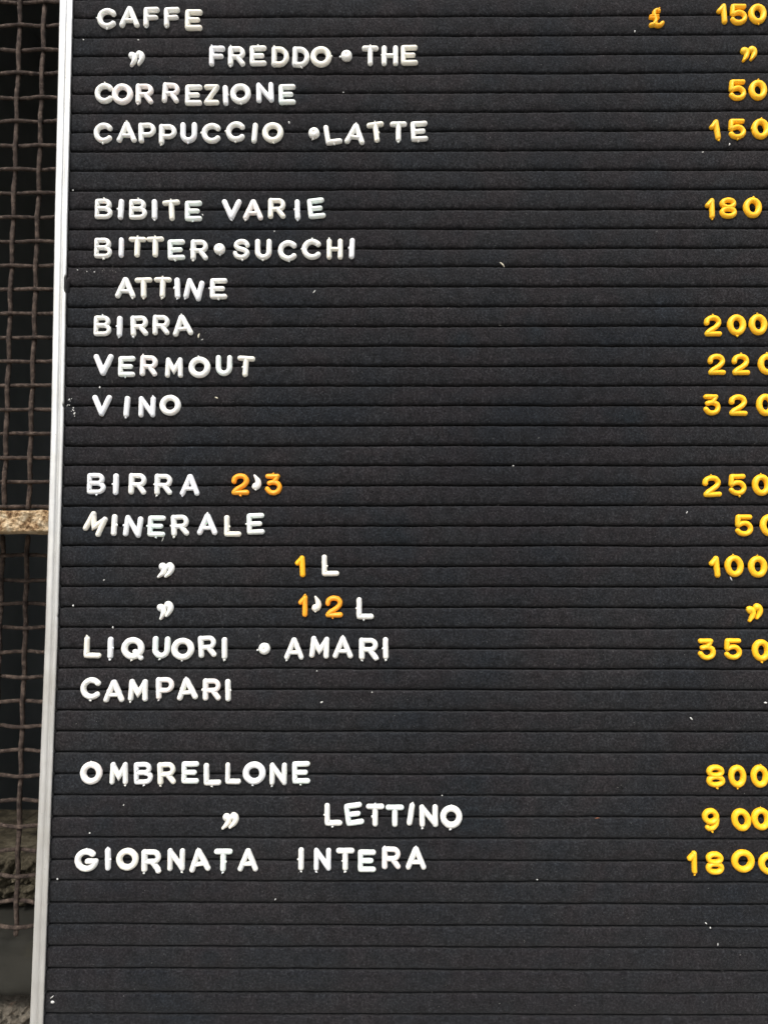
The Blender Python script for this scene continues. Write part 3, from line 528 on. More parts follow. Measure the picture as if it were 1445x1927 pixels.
# ------------------------------------------------------------------ ground and wall
def box_obj(name, x0, x1, y0, y1, z0, z1, mat, parent=None, div=None):
    v = [W(x, y, z) for z in (z0, z1) for y in (y0, y1) for x in (x0, x1)]
    f = [(0, 2, 3, 1), (4, 5, 7, 6), (0, 1, 5, 4), (1, 3, 7, 5), (3, 2, 6, 7), (2, 0, 4, 6)]
    return mesh_obj(name, v, f, mat, parent, smooth=False)

pav = mesh_obj('pavement', [(-150, -300, 0), (150, -300, 0), (150, 1.2, 0), (-150, 1.2, 0)], [(0, 1, 2, 3)], PAVING, smooth=False)  # unseen ground sheet, added to bounce light up onto the board
pav['kind'] = 'structure'

# opening in the wall: x -260..430, z -500..+330 ; room 1.8 m deep behind it
wall = thing('house_wall', 'old plastered house wall around the barred opening behind the menu board', 'wall')
OX0, OX1, OZ0, OZ1 = -225, 520, -640, 420
box_obj('wall_face', -3000, OX0, 52, 300, -1550, 1900, PLASTER, wall)
box_obj('wall_face', OX1, 3000, 52, 300, -1550, 1900, PLASTER, wall)
box_obj('wall_face', OX0, OX1, 52.5, 300, OZ1, 1900, PLASTER, wall)
box_obj('wall_face', OX0, OX1, 52.5, 300, -1550, OZ0, PLASTER, wall)
# dark room (five inner faces)
a = (-500, 900, 300, 1000, -900, 700)
v = [W(x, y, z) for z in (a[4], a[5]) for y in (a[2], a[3]) for x in (a[0], a[1])]
room = mesh_obj('dark_room', v, [(0, 1, 3, 2), (4, 6, 7, 5), (1, 5, 7, 3), (3, 7, 6, 2), (2, 6, 4, 0)], DARK, wall, smooth=False)

def rough_block(name, x0, x1, y, z0, z1, depth, amp, scale, mat, parent=None, step=1.6, seed=0.0, cracks=True, vscale=1.0):
    """front face as a displaced grid, with straight sides going back"""
    nx = max(2, int((x1 - x0) / step)); nz_ = max(2, int((z1 - z0) / step))
    vs = []; fs = []
    for j in range(nz_ + 1):
        for i in range(nx + 1):
            x = x0 + (x1 - x0) * i / nx; z = z0 + (z1 - z0) * j / nz_
            h = 0
            s = scale
            for o_ in range(4):
                h += abs(nz(x * s, z * s * vscale, seed + o_ * 3.1)) / (2 ** o_) if cracks else nz(x * s, z * s * vscale, seed + o_ * 3.1) / (2 ** o_)
                s *= 2.1
            e = min(i, nx - i, j, nz_ - j)
            edge = {0: 1.6, 1: 0.35}.get(e, 0.0)
            zz = z + nz(x * .12, seed + 5) * (0.9 if j in (0, nz_) else 0.2)
            vs.append(W(x, y - amp * (h if cracks else h) + amp * .5 + edge, zz))
    n = nx + 1
    for j in range(nz_):
        for i in range(nx):
            fs.append((j * n + i, j * n + i + 1, (j + 1) * n + i + 1, (j + 1) * n + i))
    b0 = len(vs)
    ring = [i for i in range(n)] + [j * n + nx for j in range(1, nz_ + 1)] + [nz_ * n + i for i in range(nx - 1, -1, -1)] + [j * n for j in range(nz_ - 1, 0, -1)]
    for r_ in ring:
        p = vs[r_]
        vs.append((p[0], (y + depth) * MM, p[2]))
    m_ = len(ring)
    for q in range(m_):
        fs.append((ring[(q + 1) % m_], ring[q], b0 + q, b0 + (q + 1) % m_))
    return mesh_obj(name, vs, fs, mat, parent)

# stones low in the opening, behind the wires
masonry = thing('stone_footing', 'rough brown stones and a smooth grey slab low behind the wire grille', 'stonework')
rs = random.Random(3)
for (xa, xb, za, zb, yy) in ((-128, -84, -493, -481, 103), (-83, -20, -489, -478.5, 104), (-19, 40, -492, -479, 105), (-140, -97, -480, -462, 107), (-96, -72, -478, -463, 104), (-71, -44, -477.5, -462.3, 106), (-43, 30, -478, -463, 108)):
    rough_block('stone', xa, xb, yy, za, zb, 90, 12, 0.17, STONE, masonry, 0.8, rs.uniform(0, 90))
rough_block('slab', -223, 60, 70, -522.7, -492.1, 130, 1.1, 0.05, SLAB, masonry, 2.2, 7.7, cracks=False)
rough_block('mortar_bed', -223, 60, 118, -520, -462.5, 80, 4, 0.08, STONE, masonry, 3.0, 1.7)
for (xa, xb, za, zb, yy) in ((-150, -76, -566, -534.2, 82), (-75, -38, -560, -535, 80), (-37, 40, -563, -534, 83)):
    rough_block('stone', xa, xb, yy, za, zb, 80, 10, 0.16, GREY_STONE, masonry, 0.9, rs.uniform(0, 90))

# pitted ledge across the opening
ledge = rough_block('pitted_ledge', -223, 60, 17, LZ0, LZ1, 44, 3.4, 0.30, LEDGE, None, 0.5, 4.4)
tag(ledge, 'sunlit pitted cream ledge crossing the wire grille left of the board', 'ledge')

# ------------------------------------------------------------------ wire grille
def tube(name, pts, rad, mat, parent, seg=8, wob=0.22, seed=0.0):
    vs = []; fs = []
    n = len(pts)
    for i, p in enumerate(pts):
        a = Vector(pts[max(0, i - 1)]); b = Vector(pts[min(n - 1, i + 1)])
        t = (b - a).normalized()
        u = t.cross(Vector((0, 1, 0))).normalized()
        w = t.cross(u)
        for k in range(seg):
            an = 2 * math.pi * k / seg
            r_ = rad * (1 + wob * (0.55 * nz(p[0] * .35 + math.cos(an), p[2] * .35 + math.sin(an), seed) + 0.6 * nz(p[0] * 1.1 + math.cos(an), p[2] * 1.1 + math.sin(an), seed)))
            if i in (0, n - 1):
                r_ *= 0.55
            q = Vector(p) + (u * math.cos(an) + w * math.sin(an)) * r_
            vs.append(W(*q))
    for i in range(n - 1):
        for k in range(seg):
            fs.append((i * seg + k, i * seg + (k + 1) % seg, (i + 1) * seg + (k + 1) % seg, (i + 1) * seg + k))
    fs.append(tuple(range(seg))[::-1]); fs.append(tuple((n - 1) * seg + k for k in range(seg)))
    return mesh_obj(name, vs, fs, mat, parent)

vxs = []
(a0, a1), (b0, b1) = WIRE_X
sl = ((b1[0] - b0[0]) / (b1[1] - b0[1]) + (a1[0] - a0[0]) / (a1[1] - a0[1])) / 2
bx0 = b0[0] - sl * (b0[1]); ax0 = a0[0] - sl * (a0[1])
pitch = bx0 - ax0
def vwire_x(k, z):
    return ax0 + k * pitch + sl * z
def make_grille(label, zs, zt, zb, ph, lower):
    g = thing('wire_grille', label, 'grille', group='rusty crimped wire grilles behind the menu board')
    for idx, z in enumerate(zs):
        pts = []
        x = -222.0
        while x <= 100:
            u = (x - ax0 - sl * z) / pitch
            s = math.cos(math.pi * u) * (1 if (idx + ph) % 2 else -1)
            wz = 0.55 * abs(math.cos(math.pi * u)) * (1 if z > 0 or True else 1)
            pts.append((x, 60 + s * 1.1, z + 0.20 * nz(x * .05, idx * 3.3, 8) + 0.22 * s + 0.10 * nz(x * .5, idx, 2)))
            x += 1.3
        tube('wire', pts, 1.12, RUST, g, 8, 0.42, idx)
    for k in range(-12, 9):
        pts = []
        z = zt
        while z >= zb:
            j = min(range(len(zs)), key=lambda q: abs(zs[q] - z))
            sp = 14.25
            s = math.cos(math.pi * (z - zs[j]) / sp) * (1 if (j + ph) % 2 else -1) * -1
            s *= (1 if k % 2 == 0 else -1)
            pts.append((vwire_x(k, z) + 0.30 * nz(z * .02, k * 2.7, 3), 60 + s * 0.65, z))
            z -= 1.3
        tube('wire', pts, 1.36, RUST, g, 8, 0.42, 50 + k)
    return g
up = [z for z in WIRE_Z if z > -250]
lo = [z for z in WIRE_Z if z < -262]
top = []
z = up[0]
while z < OZ1 - 15:
    z += 14.3; top.append(z)
bot = []
make_grille('upper rusty crimped wire grille above the pitted ledge', top[::-1] + up, OZ1 - 3, -249, 0, False)
make_grille('lower rusty wire grille between the pitted ledge and the stones', lo, -262.5, WIRE_Z[-1] - 6.5, 0, True)

# ------------------------------------------------------------------ letter board
board = thing('menu_board', 'large black felt letter board with grooved ribs and a pale aluminium frame', 'menu board')
NG = len(GROOVE_L)
pl = (GROOVE_L[-1] - GROOVE_L[0]) / (NG - 1)
gl = [GROOVE_L[0] - pl * k for k in range(9, 0, -1)] + list(GROOVE_L) + [GROOVE_L[-1] + pl * k for k in range(1, 8)]
pr = (GROOVE_R[-1] - GROOVE_R[0]) / (NG - 1)
gr = [GROOVE_R[0] - pr * k for k in range(9, 0, -1)] + list(GROOVE_R) + [GROOVE_R[-1] + pr * k for k in range(1, 8)]
XL, XR = 2.0, 285.0
BX0, BX1 = -1.0, 440.0
def edge_z(i, x):
    t = (x - XL) / (XR - XL)
    t = max(-0.1, min(1.25, t))
    z = gl[i] + (gr[i] - gl[i]) * t
    return z + 0.30 * nz(x * 0.022, i * 7.31, 1.0) + 0.14 * nz(x * 0.13, i * 3.7, 5.0)
def frame_x(tab, z):
    return interp([(b, a) for a, b in tab][::-1], z)
# rib section: t across the rib (0 = top edge), depth below the face in mm
SEC = [(0.000, 3.4), (0.006, 1.2), (0.018, 0.42), (0.045, 0.08), (0.12, -0.03), (0.32, -0.03), (0.50, 0.04), (0.64, 0.16), (0.75, 0.34), (0.83, 0.60), (0.885, 1.0), (0.915, 1.7), (0.93, 3.4)]
STEP = 0.6
fo = lambda z: frame_x(FRAME_OUT, z)
fi = lambda z: frame_x(FRAME_IN, z)
for i in range(len(gl) - 1):
    vs = []; fs = []
    ns = len(SEC)
    x_start = fo(0.5 * (gl[i] + gl[i + 1])) + 2.6
    nxs = int((BX1 - x_start) / STEP)
    for k in range(nxs + 1):
        x = x_start + k * STEP
        zt = edge_z(i, x); zb = edge_z(i + 1, x)
        h = zt - zb
        ht = 0.18 * nz(x * 0.5, i * 11.3, 2.0) + 0.24 * nz(x * 1.3, i * 5.1, 9.0)
        hb = 0.22 * nz(x * 0.5, i * 9.7, 4.0) + 0.30 * nz(x * 1.3, i * 6.3, 7.0)
        for j, (t, dep) in enumerate(SEC):
            z = zt - t * h - 0.22
            z += ht * max(0, 1 - t * 6) + hb * max(0, 1 - (1 - t) * 6)
            y = dep + 0.10 * nz(x * 0.35, z * 0.35, i) + 0.22 * nz(x * 0.02, i * 4.4, 3)
            vs.append(W(x, y, z))
    for k in range(nxs):
        for j in range(ns - 1):
            a = k * ns + j
            fs.append((a, a + 1, a + ns + 1, a + ns))
    mesh_obj('felt_rib', vs, fs, FELT, board)
ZT, ZB = gl[0], gl[-1]
# felt laid in the grooves, and the backing panel
mesh_obj('groove_felt', [W(BX0, 3.3, ZT), W(BX1, 3.3, ZT), W(BX1, 3.3, ZB), W(BX0, 3.3, ZB)], [(0, 3, 2, 1)], FELT, board, smooth=False)
box_obj('backing_panel', BX0, BX1, 3.9, 12, ZB, ZT, BACKING, board)

# frame: extruded profile along a path. profile = (across 0..1 from outer to inner edge, height y in mm, - = towards viewer)
PROF = [(0.0, 14), (0.0, -1.0), (0.02, -1.6), (0.07, -1.95), (0.16, -2.08), (0.38, -2.08), (0.48, -1.95), (0.535, -1.6), (0.57, -1.15), (0.61, -1.1), (0.65, -1.45), (0.70, -1.75), (0.80, -1.88), (0.90, -1.82), (0.96, -1.6), (0.985, -1.25), (0.99, -0.85), (0.93, -0.65), (0.90, 2.5)]
def frame_bar(name, fo, fi, z0, z1, step=1.0, chips=True, horizontal=False):
    vs = []; fs = []
    n = int(abs(z1 - z0) / step)
    for k in range(n + 1):
        z = z0 + (z1 - z0) * k / n
        xo, xi = fo(z), fi(z)
        for (u, y) in PROF:
            x = xo + (xi - xo) * u
            yy = y
            if chips and u > 0.85:
                for (cz, hw, dp) in ((-139.5 + 0.3, 4.6, 1.25), (-200.2, 0.9, 0.55), (-303.8, 0.8, 0.35)):
                    t_ = abs(z - cz) / hw
                    if t_ < 1:
                        cut = dp * (1 - t_ ** 4) * (0.85 + 0.5 * nz(z * 1.4, 4)) * (1 if u > 0.93 else 0.4)
                        x -= cut
            if yy < 0:
                yy += 0.05 * nz(z * .12, u * 2) + 0.035 * nz(z * .9, u * 6)
                x += 0.05 * nz(z * .25, u, 3)
            vs.append(W(x, yy, z) if not horizontal else W(z, yy, x))
    m_ = len(PROF)
    for k in range(n):
        for j in range(m_ - 1):
            a = k * m_ + j
            fs.append((a, a + m_, a + m_ + 1, a + 1))
    return mesh_obj(name, vs, fs, ALU, board)
fo = lambda z: frame_x(FRAME_OUT, z)
fi = lambda z: frame_x(FRAME_IN, z)
frame_bar('frame_bar', fo, fi, ZT + 2, ZB - 2, 0.8)
frame_bar('frame_bar', lambda z: BX1 + 5, lambda z: BX1 - 2, ZT + 2, ZB - 2, 4.0, False)
frame_bar('frame_bar', lambda z: ZT + 6, lambda z: ZT - 1, BX0 - 5, BX1 + 5, 4.0, False, True)
frame_bar('frame_bar', lambda z: ZB - 6, lambda z: ZB + 1, BX0 - 5, BX1 + 5, 4.0, False, True)
# felt bulging through the dent in the frame's inner lip
vs = []; fs = []
for a in range(13):
    for b in range(9):
        z = -134.6 - 9.2 * a / 12
        u = b / 8
        env = math.sin(math.pi * a / 12) ** 0.5 if 0 < a < 12 else 0
        x = fi(z) + 0.9 - (2.1 * env + 0.25 * nz(z, 1) * env) * (1 - u)
        vs.append(W(x + 0.3 * u, -1.9 * env * math.sin(math.pi * (0.2 + 0.6 * u)) + 0.6, z + 0.2 * nz(a * .9, b * .9)))
for a in range(12):
    for b in range(8):
        q = a * 9 + b
        fs.append((q, q + 1, q + 10, q + 9))
mesh_obj('felt_bulge', vs, fs, FELT, board)

# ------------------------------------------------------------------ plastic letters
r = 0.132
T = 1 - r
def arc(cx, cy, rx, ry, a0, a1, n=18):
    return [(cx + rx * math.cos(R(a0 + (a1 - a0) * i / n)), cy + ry * math.sin(R(a0 + (a1 - a0) * i / n))) for i in range(n + 1)]
def spl(pts, n=6):
    out = []
    P = [pts[0]] + list(pts) + [pts[-1]]
    for i in range(1, len(P) - 2):
        p0, p1, p2, p3 = P[i - 1], P[i], P[i + 1], P[i + 2]
        for k in range(n):
            t = k / n
            out.append(tuple(0.5 * (2 * p1[q] + (p2[q] - p0[q]) * t + (2 * p0[q] - 5 * p1[q] + 4 * p2[q] - p3[q]) * t * t + (3 * p1[q] - p0[q] - 3 * p2[q] + p3[q]) * t ** 3) for q in range(len(p1))))
    out.append(tuple(pts[-1]))
    return out
def corner(pts, rad=0.05):
    """round the inner vertices of a polyline a little"""
    out = [pts[0]]
    for a, b, c in zip(pts, pts[1:], pts[2:]):
        va = Vector(a) - Vector(b); vc = Vector(c) - Vector(b)
        va.normalize(); vc.normalize()
        p1 = Vector(b) + va * rad; p2 = Vector(b) + vc * rad
        m_ = (p1 + p2 + 2 * Vector(b)) / 4
        out += [tuple(p1), tuple(m_), tuple(p2)]
    out.append(pts[-1])
    return out
# every glyph: width, list of (points, radius, closed)
GL = {
 'A': (.95, [([(r, r - .01), (.462, T)], r, 0), ([(.95 - r, r - .01), (.488, T)], r, 0), ([(.25, .325), (.70, .325)], .098, 0)]),
 'B': (.88, [(corner([(.50, .52), (r, .52), (r, T + .005), (.50, T + .005)], .03)[:-1] + arc(.50, .697, .20, .178, 90, -90, 12), .110, 0),
             (corner([(.53, .50), (r, .50), (r, r - .01), (.53, r - .01)], .03)[3:-1] + arc(.53, .31, .225, .190, -90, 90, 12), .110, 0)]),
 'C': (.93, [(arc(.50, .5, .365, .365, 42, 318, 30), r, 0)]),
 'D': (.84, [([(r, r), (r, T)], r, 0), (corner([(r, .5), (r, T), (.34, T)], .03)[:-1] + arc(.36, .5, .34, .368, 90, -90, 20) + corner([(.34, r), (r, r), (r, .5)], .03)[1:], r - .006, 0)]),
 'E': (.82, [(corner([(.70, T), (r, T), (r, r), (.70, r)], .03), r - .01, 0), ([(r, .5), (.60, .5)], r - .018, 0)]),
 'F': (.77, [(corner([(.645, T), (r, T), (r, r)], .03), r - .004, 0), ([(r, .49), (.59, .49)], r - .018, 0)]),
 'G': (.95, [(arc(.49, .5, .365, .365, 48, 352, 32) + [(.84, .47), (.56, .47)][0:0], r, 0), ([(.845, .455), (.54, .455)], r - .012, 0)]),
 'H': (.80, [([(r, r), (r, T)], r, 0), ([(.80 - r, r), (.80 - r, T)], r, 0), ([(r, .5), (.80 - r, .5)], .10, 0)]),
 'I': (.34, [([(.17, r), (.17, T)], r, 0)]),
 'L': (.79, [(corner([(r, T), (r, r), (.67, r)], .03), r - .004, 0)]),
 'M': (.90, [([(r, r), (r + .03, T)], r - .004, 0), ([(.90 - r, r), (.87 - r, T)], r - .004, 0), ([(r + .03, T), (.45, .33), (.87 - r, T)], r - .012, 0)]),
 'N': (.84, [([(r, r), (r, T)], r - .004, 0), ([(.84 - r, r), (.84 - r, T)], r - .004, 0), ([(r + .01, T - .01), (.83 - r, r + .01)], r - .012, 0)]),
 'O': (1.0, [(arc(.5, .5, .36, .36, 0, 360, 40), .145, 1)]),
 'P': (.83, [([(r, r), (r, T)], r, 0), (corner([(r, .5), (r, T), (.45, T)], .03)[:-1] + arc(.47, .635, .235, .235, 90, -90, 14) + [(.45, .40), (r, .40)], r - .016, 0)]),
 'Q': (1.0, [(arc(.5, .5, .36, .36, 0, 360, 40), .145, 1), ([(.60, .36), (.86, .08)], .115, 0)]),
 'R': (.83, [([(r, r), (r, T)], r, 0), (corner([(r, .5), (r, T), (.47, T)], .03)[:-1] + arc(.49, .665, .205, .205, 90, -90, 14) + [(.47, .46), (r, .46)], r - .018, 0), ([(.46, .44), (.69, r)], r - .006, 0)]),
 'S': (.86, [(spl([(.71, .70), (.66, .80), (.54, .865), (.40, .875), (.23, .81), (.165, .69), (.25, .575), (.42, .52), (.60, .46), (.71, .34), (.64, .20), (.47, .13), (.30, .145), (.18, .22), (.13, .32)], 4), .118, 0)]),
 'T': (.84, [([(r, T), (.84 - r, T)], r - .008, 0), ([(.42, T), (.42, r)], r, 0)]),
 'U': (.80, [([(r, T), (r, .42)] + arc(.40, .40, .40 - r, .40 - r, 180, 360, 16) + [(.80 - r, .42), (.80 - r, T)], r, 0)]),
 'V': (.92, [([(r, T), (.46, r)], r, 0), ([(.92 - r, T), (.46, r)], r, 0)]),
 'Z': (.79, [([(r, T), (.79 - r, T)], r - .012, 0), ([(.79 - r, T), (r, r)], r - .012, 0), ([(r, r), (.79 - r, r)], r - .012, 0)]),
 '0': (.86, [(arc(.43, .5, .287, .358, 0, 360, 40), .142, 1)]),
 '1': (.47, [([(.335, r), (.335, T)], r, 0), ([(.335, T), (.125, .66)], .118, 0)]),
 '2': (.86, [(spl([(.14, .63), (.17, .76), (.29, .85), (.45, .877), (.62, .83), (.71, .70), (.69, .57), (.58, .45), (.41, .34), (.26, .25), (.16, .16)], 4), .122, 0), ([(.145, .128), (.74, .128)], .122, 0)]),
 '3': (.82, [([(.14, .872), (.60, .872)], .118, 0), ([(.60, .865), (.44, .62)], .118, 0), (spl([(.22, .565), (.36, .60), (.52, .585), (.65, .51), (.695, .37), (.64, .22), (.50, .135), (.35, .125), (.21, .19), (.125, .30)], 4), .120, 0)]),
 '5': (.84, [(corner([(.69, .872), (.15, .872), (.125, .52)], .03), .118, 0), (spl([(.14, .50), (.25, .56), (.41, .60), (.57, .57), (.69, .46), (.72, .34), (.66, .21), (.52, .135), (.36, .122), (.21, .17), (.12, .26)], 4), .120, 0)]),
 '8': (.84, [(arc(.42, .705, .275, .170, 0, 360, 30), .120, 1), (arc(.42, .295, .295, .175, 0, 360, 30), .122, 1)]),
 '9': (.80, [(arc(.39, .64, .262, .235, 0, 360, 32), .127, 1), (spl([(.652, .62), (.665, .46), (.60, .27), (.46, .145), (.31, .13), (.24, .17)], 5), .120, 0)]),
 ',': (.42, [(spl([(.17, .56, .165), (.245, .52, .155), (.285, .42, .135), (.26, .29, .115), (.19, .17, .09), (.12, .07, .065)], 5), 0, 0), ([(.165, .53), (.17, .53)], .155, 0)]),
 "'": (.42, [(spl([(.17, .14, .165), (.245, .18, .160), (.285, .28, .140), (.26, .41, .115), (.19, .53, .085), (.12, .63, .055)], 5), 0, 0)]),
 '£': (.77, [(spl([(.50, .80), (.40, .845), (.31, .78), (.28, .62), (.34, .42), (.33, .25), (.19, .125)], 5), .098, 0), (spl([(.13, .125), (.28, .15), (.42, .10), (.56, .12), (.66, .21)], 5), .105, 0), ([(.10, .56), (.46, .565)], .062, 0), ([(.09, .46), (.47, .45)], .062, 0)]),
}
def hprof(q):
    q = min(1.0, q)
    return 0.036 + 0.118 * (max(0.0, 1 - q ** 1.9)) ** 0.78
US = [-1.0, -1.0, -.93, -.78, -.55, -.28, 0.0, .28, .55, .78, .93, 1.0, 1.0]
def sweep(vs, fs, pts, rad, closed, hs=1.0, seed=0.0, jit=1.0):
    P = [Vector((p[0], p[1])) for p in pts]
    RR = [p[2] if len(p) > 2 else rad for p in pts]
    if closed:
        P = P[:-1]; RR = RR[:-1]
    # densify straight pieces so that the outline can wander a little
    Q = []; QR = []
    n0 = len(P)
    for i in range(n0 if closed else n0 - 1):
        a, b = P[i], P[(i + 1) % n0]
        m_ = max(1, int((b - a).length / 0.11))
        for k in range(m_):
            Q.append(a.lerp(b, k / m_)); QR.append(RR[i] + (RR[(i + 1) % n0] - RR[i]) * k / m_)
    if not closed:
        Q.append(P[-1]); QR.append(RR[-1])
    n = len(Q)
    rings = []
    def ring(c, t, nrm, rr, lat, fwd, q0):
        o = []
        for k, u in enumerate(US):
            d = u * lat
            pos = c + nrm * (d * rr) + t * (fwd * rr)
            q = math.sqrt(min(1.0, (u * lat) ** 2 + fwd ** 2))
            hh = hprof(q) * hs * (0.75 + 0.25 * min(1, rr / .12))
            if k in (0, len(US) - 1):
                hh = -0.04
            e = nz(pos.x * 5.5, pos.y * 5.5, seed) * 0.010 * jit
            pos = pos + nrm * e * (1 if u > 0 else -1)
            hh += nz(pos.x * 6, pos.y * 6, seed + 7) * 0.007 if k not in (0, len(US) - 1) else 0
            o.append((pos.x, pos.y, hh))
        rings.append(o)
    for i in range(n):
        if closed:
            a, b = Q[i - 1], Q[(i + 1) % n]
            t = (b - a).normalized(); sc = 1.0
        else:
            t1 = (Q[i] - Q[i - 1]).normalized() if i > 0 else None
            t2 = (Q[i + 1] - Q[i]).normalized() if i < n - 1 else None
            if t1 is None: t1 = t2
            if t2 is None: t2 = t1
            t = (t1 + t2).normalized() if (t1 + t2).length > 1e-4 else t1
            sc = min(1.45, 1 / max(0.5, t.dot(t2)))
        nrm = Vector((-t.y, t.x))
        if not closed and i == 0:
            for ph in (88, 70, 50, 30, 14):
                ring(Q[i], -t, nrm, QR[i], math.cos(R(ph)), math.sin(R(ph)), 0)
        ring(Q[i], t, nrm * sc, QR[i], 1.0, 0.0, 0)
        if not closed and i == n - 1:
            for ph in (14, 30, 50, 70, 88):
                ring(Q[i], t, nrm, QR[i], math.cos(R(ph)), math.sin(R(ph)), 0)
    b0 = len(vs); m_ = len(US)
    for o in rings:
        vs.extend(o)
    nr = len(rings)
    for i in range(nr if closed else nr - 1):
        for k in range(m_ - 1):
            a = b0 + i * m_ + k; b = b0 + ((i + 1) % nr) * m_ + k
            fs.append((a, a + 1, b + 1, b))
    if not closed:
        fs.append(tuple(b0 + k for k in range(m_)))
        fs.append(tuple(b0 + (nr - 1) * m_ + k for k in range(m_))[::-1])

def blob(vs, fs, x, y, z, rx, ry, rz, rnd, seg=8, rows=5):
    b0 = len(vs)
    for j in range(rows + 1):
        th = math.pi * j / rows
        for k in range(seg):
            an = 2 * math.pi * k / seg
            q = 1 + rnd.uniform(-.16, .16)
            vs.append((x + rx * q * math.sin(th) * math.cos(an), y + ry * q * math.sin(th) * math.sin(an), z + rz * math.cos(th)))
    for j in range(rows):
        for k in range(seg):
            a = b0 + j * seg + k; b = b0 + j * seg + (k + 1) % seg
            fs.append((a, a + seg, b + seg, b))

def nub(vs, fs, w, ch, code, rnd):
    """leftover moulding sprue: small lump, sometimes with a torn tip"""
    s = rnd.uniform(.75, 1.2)
    if code == 'R':
        blob(vs, fs, w - .10, .09, .09, .125, .115, .11, rnd, 10, 6); return
    stem = {'F': r, 'P': r, 'I': w / 2, 'T': w / 2, 'V': w / 2, '1': .335}
    if code == 'b':
        x = stem.get(ch, rnd.choice([r, r, w - r]) if ch in 'AHRMN' else rnd.uniform(.42, .58) * w); y = -.012
        blob(vs, fs, x, y, .055, .055 * s, .036 * s, .05, rnd)
        blob(vs, fs, x + rnd.uniform(-.04, .04), y - .028 * s, .05, .026, .030 * s, .03, rnd)
    elif code == 't':
        x = {'F': r, 'P': r, 'L': r, 'R': r, 'I': w / 2, 'T': w / 2, '1': .335, 'A': w / 2, 'N': w - r, 'M': w - r, 'H': r, 'D': r, 'U': w - r, '£': .5}.get(ch, w * rnd.uniform(.44, .56)); y = 1.0
        if ch == '*': y = .62
        if ch == '£': y = .93; x = .53
        blob(vs, fs, x, y, .055, .045 * s, .034 * s, .045, rnd)
        blob(vs, fs, x + rnd.uniform(-.02, .02), y + .022, .05, .022, .026 * s, .03, rnd)
    elif code in 'lr':
        x = {'l': 0.0, 'r': w}[code]; y = .5
        if ch == 'T':
            x = w / 2 + (r if code == 'r' else -r); y = .45
        if ch == 'L' and code == 'r':
            x = 2 * r; y = .47
        if ch == 'I':
            x = w / 2 + (r if code == 'r' else -r)
        if ch == 'A':
            x = .22; y = .52
        if ch == '*':
            x = -.02; y = .22
        blob(vs, fs, x, y, .06, .042 * s, .055 * s, .05, rnd)

CAP = 10.85
THIN = 0.935
for n, (nm, ch, X, Z, bw, bh, rot, tint, nubs, lab, cat, grp) in enumerate(LETTERS):
    rnd = random.Random(n * 13 + 5)
    vs = []; fs = []
    if ch == '*':
        w, h = .56, .56
        seg = 28
        prof = [(0, .155), (.035, .16), (.06, .185), (.10, .215), (.15, .20), (.20, .165), (.245, .11), (.262, .06), (.262, -.04)]
        b0 = 0
        for (rr, hh) in prof:
            for k in range(seg):
                an = 2 * math.pi * k / seg
                e = 1 + .03 * nz(math.cos(an) * 1.5, math.sin(an) * 1.5, n)
                vs.append((.28 + rr * e * math.cos(an), .28 + rr * e * math.sin(an), hh))
        for j in range(len(prof) - 1):
            for k in range(seg):
                a = j * seg + k; b = j * seg + (k + 1) % seg
                fs.append((a, a + seg, b + seg, b))
    else:
        w, strokes = GL[ch]
        h = .72 if ch in ",'" else 1.0
        for si, (pts, rad, closed) in enumerate(strokes):
            sweep(vs, fs, pts, rad * THIN, closed, 1.0 if si == 0 else 0.965 - .01 * si, n * 1.7 + si)
    for code in (nubs.split(',') if nubs else []):
        nub(vs, fs, w, ch, code, rnd)
    # a little slant / width play between castings
    sc = CAP * (1.0 if nubs or rot else max(.965, min(1.035, bh / CAP if h == 1 else 1)))
    if ch == '£':
        sc = CAP * 1.0
    wd = 1.0
    if not rot and ch not in "*,'£" and not ('l' in nubs or 'r' in nubs):
        wd = max(.93, min(1.07, bw / (w * sc)))
    ca, sa = math.cos(R(rot)), math.sin(R(rot))
    tx, ty = rnd.uniform(-.012, .012), rnd.uniform(-.02, .02)
    out = []
    for (x, y, z) in vs:
        x = (x - w / 2) * sc * wd; y = (y - h / 2) * sc; z = z * CAP
        z += x * tx + y * ty + 0.15
        out.append((( x * ca - y * sa) * MM, -z * MM, (x * sa + y * ca) * MM))
    me_mat = WHITE[tint]
    if tint == 'o' and ch == '£':
        me_mat = WHITE['o2']
    o = mesh_obj(nm, out, fs, me_mat)
    o.location = W(X, 0, Z)
    tag(o, lab, cat, grp)

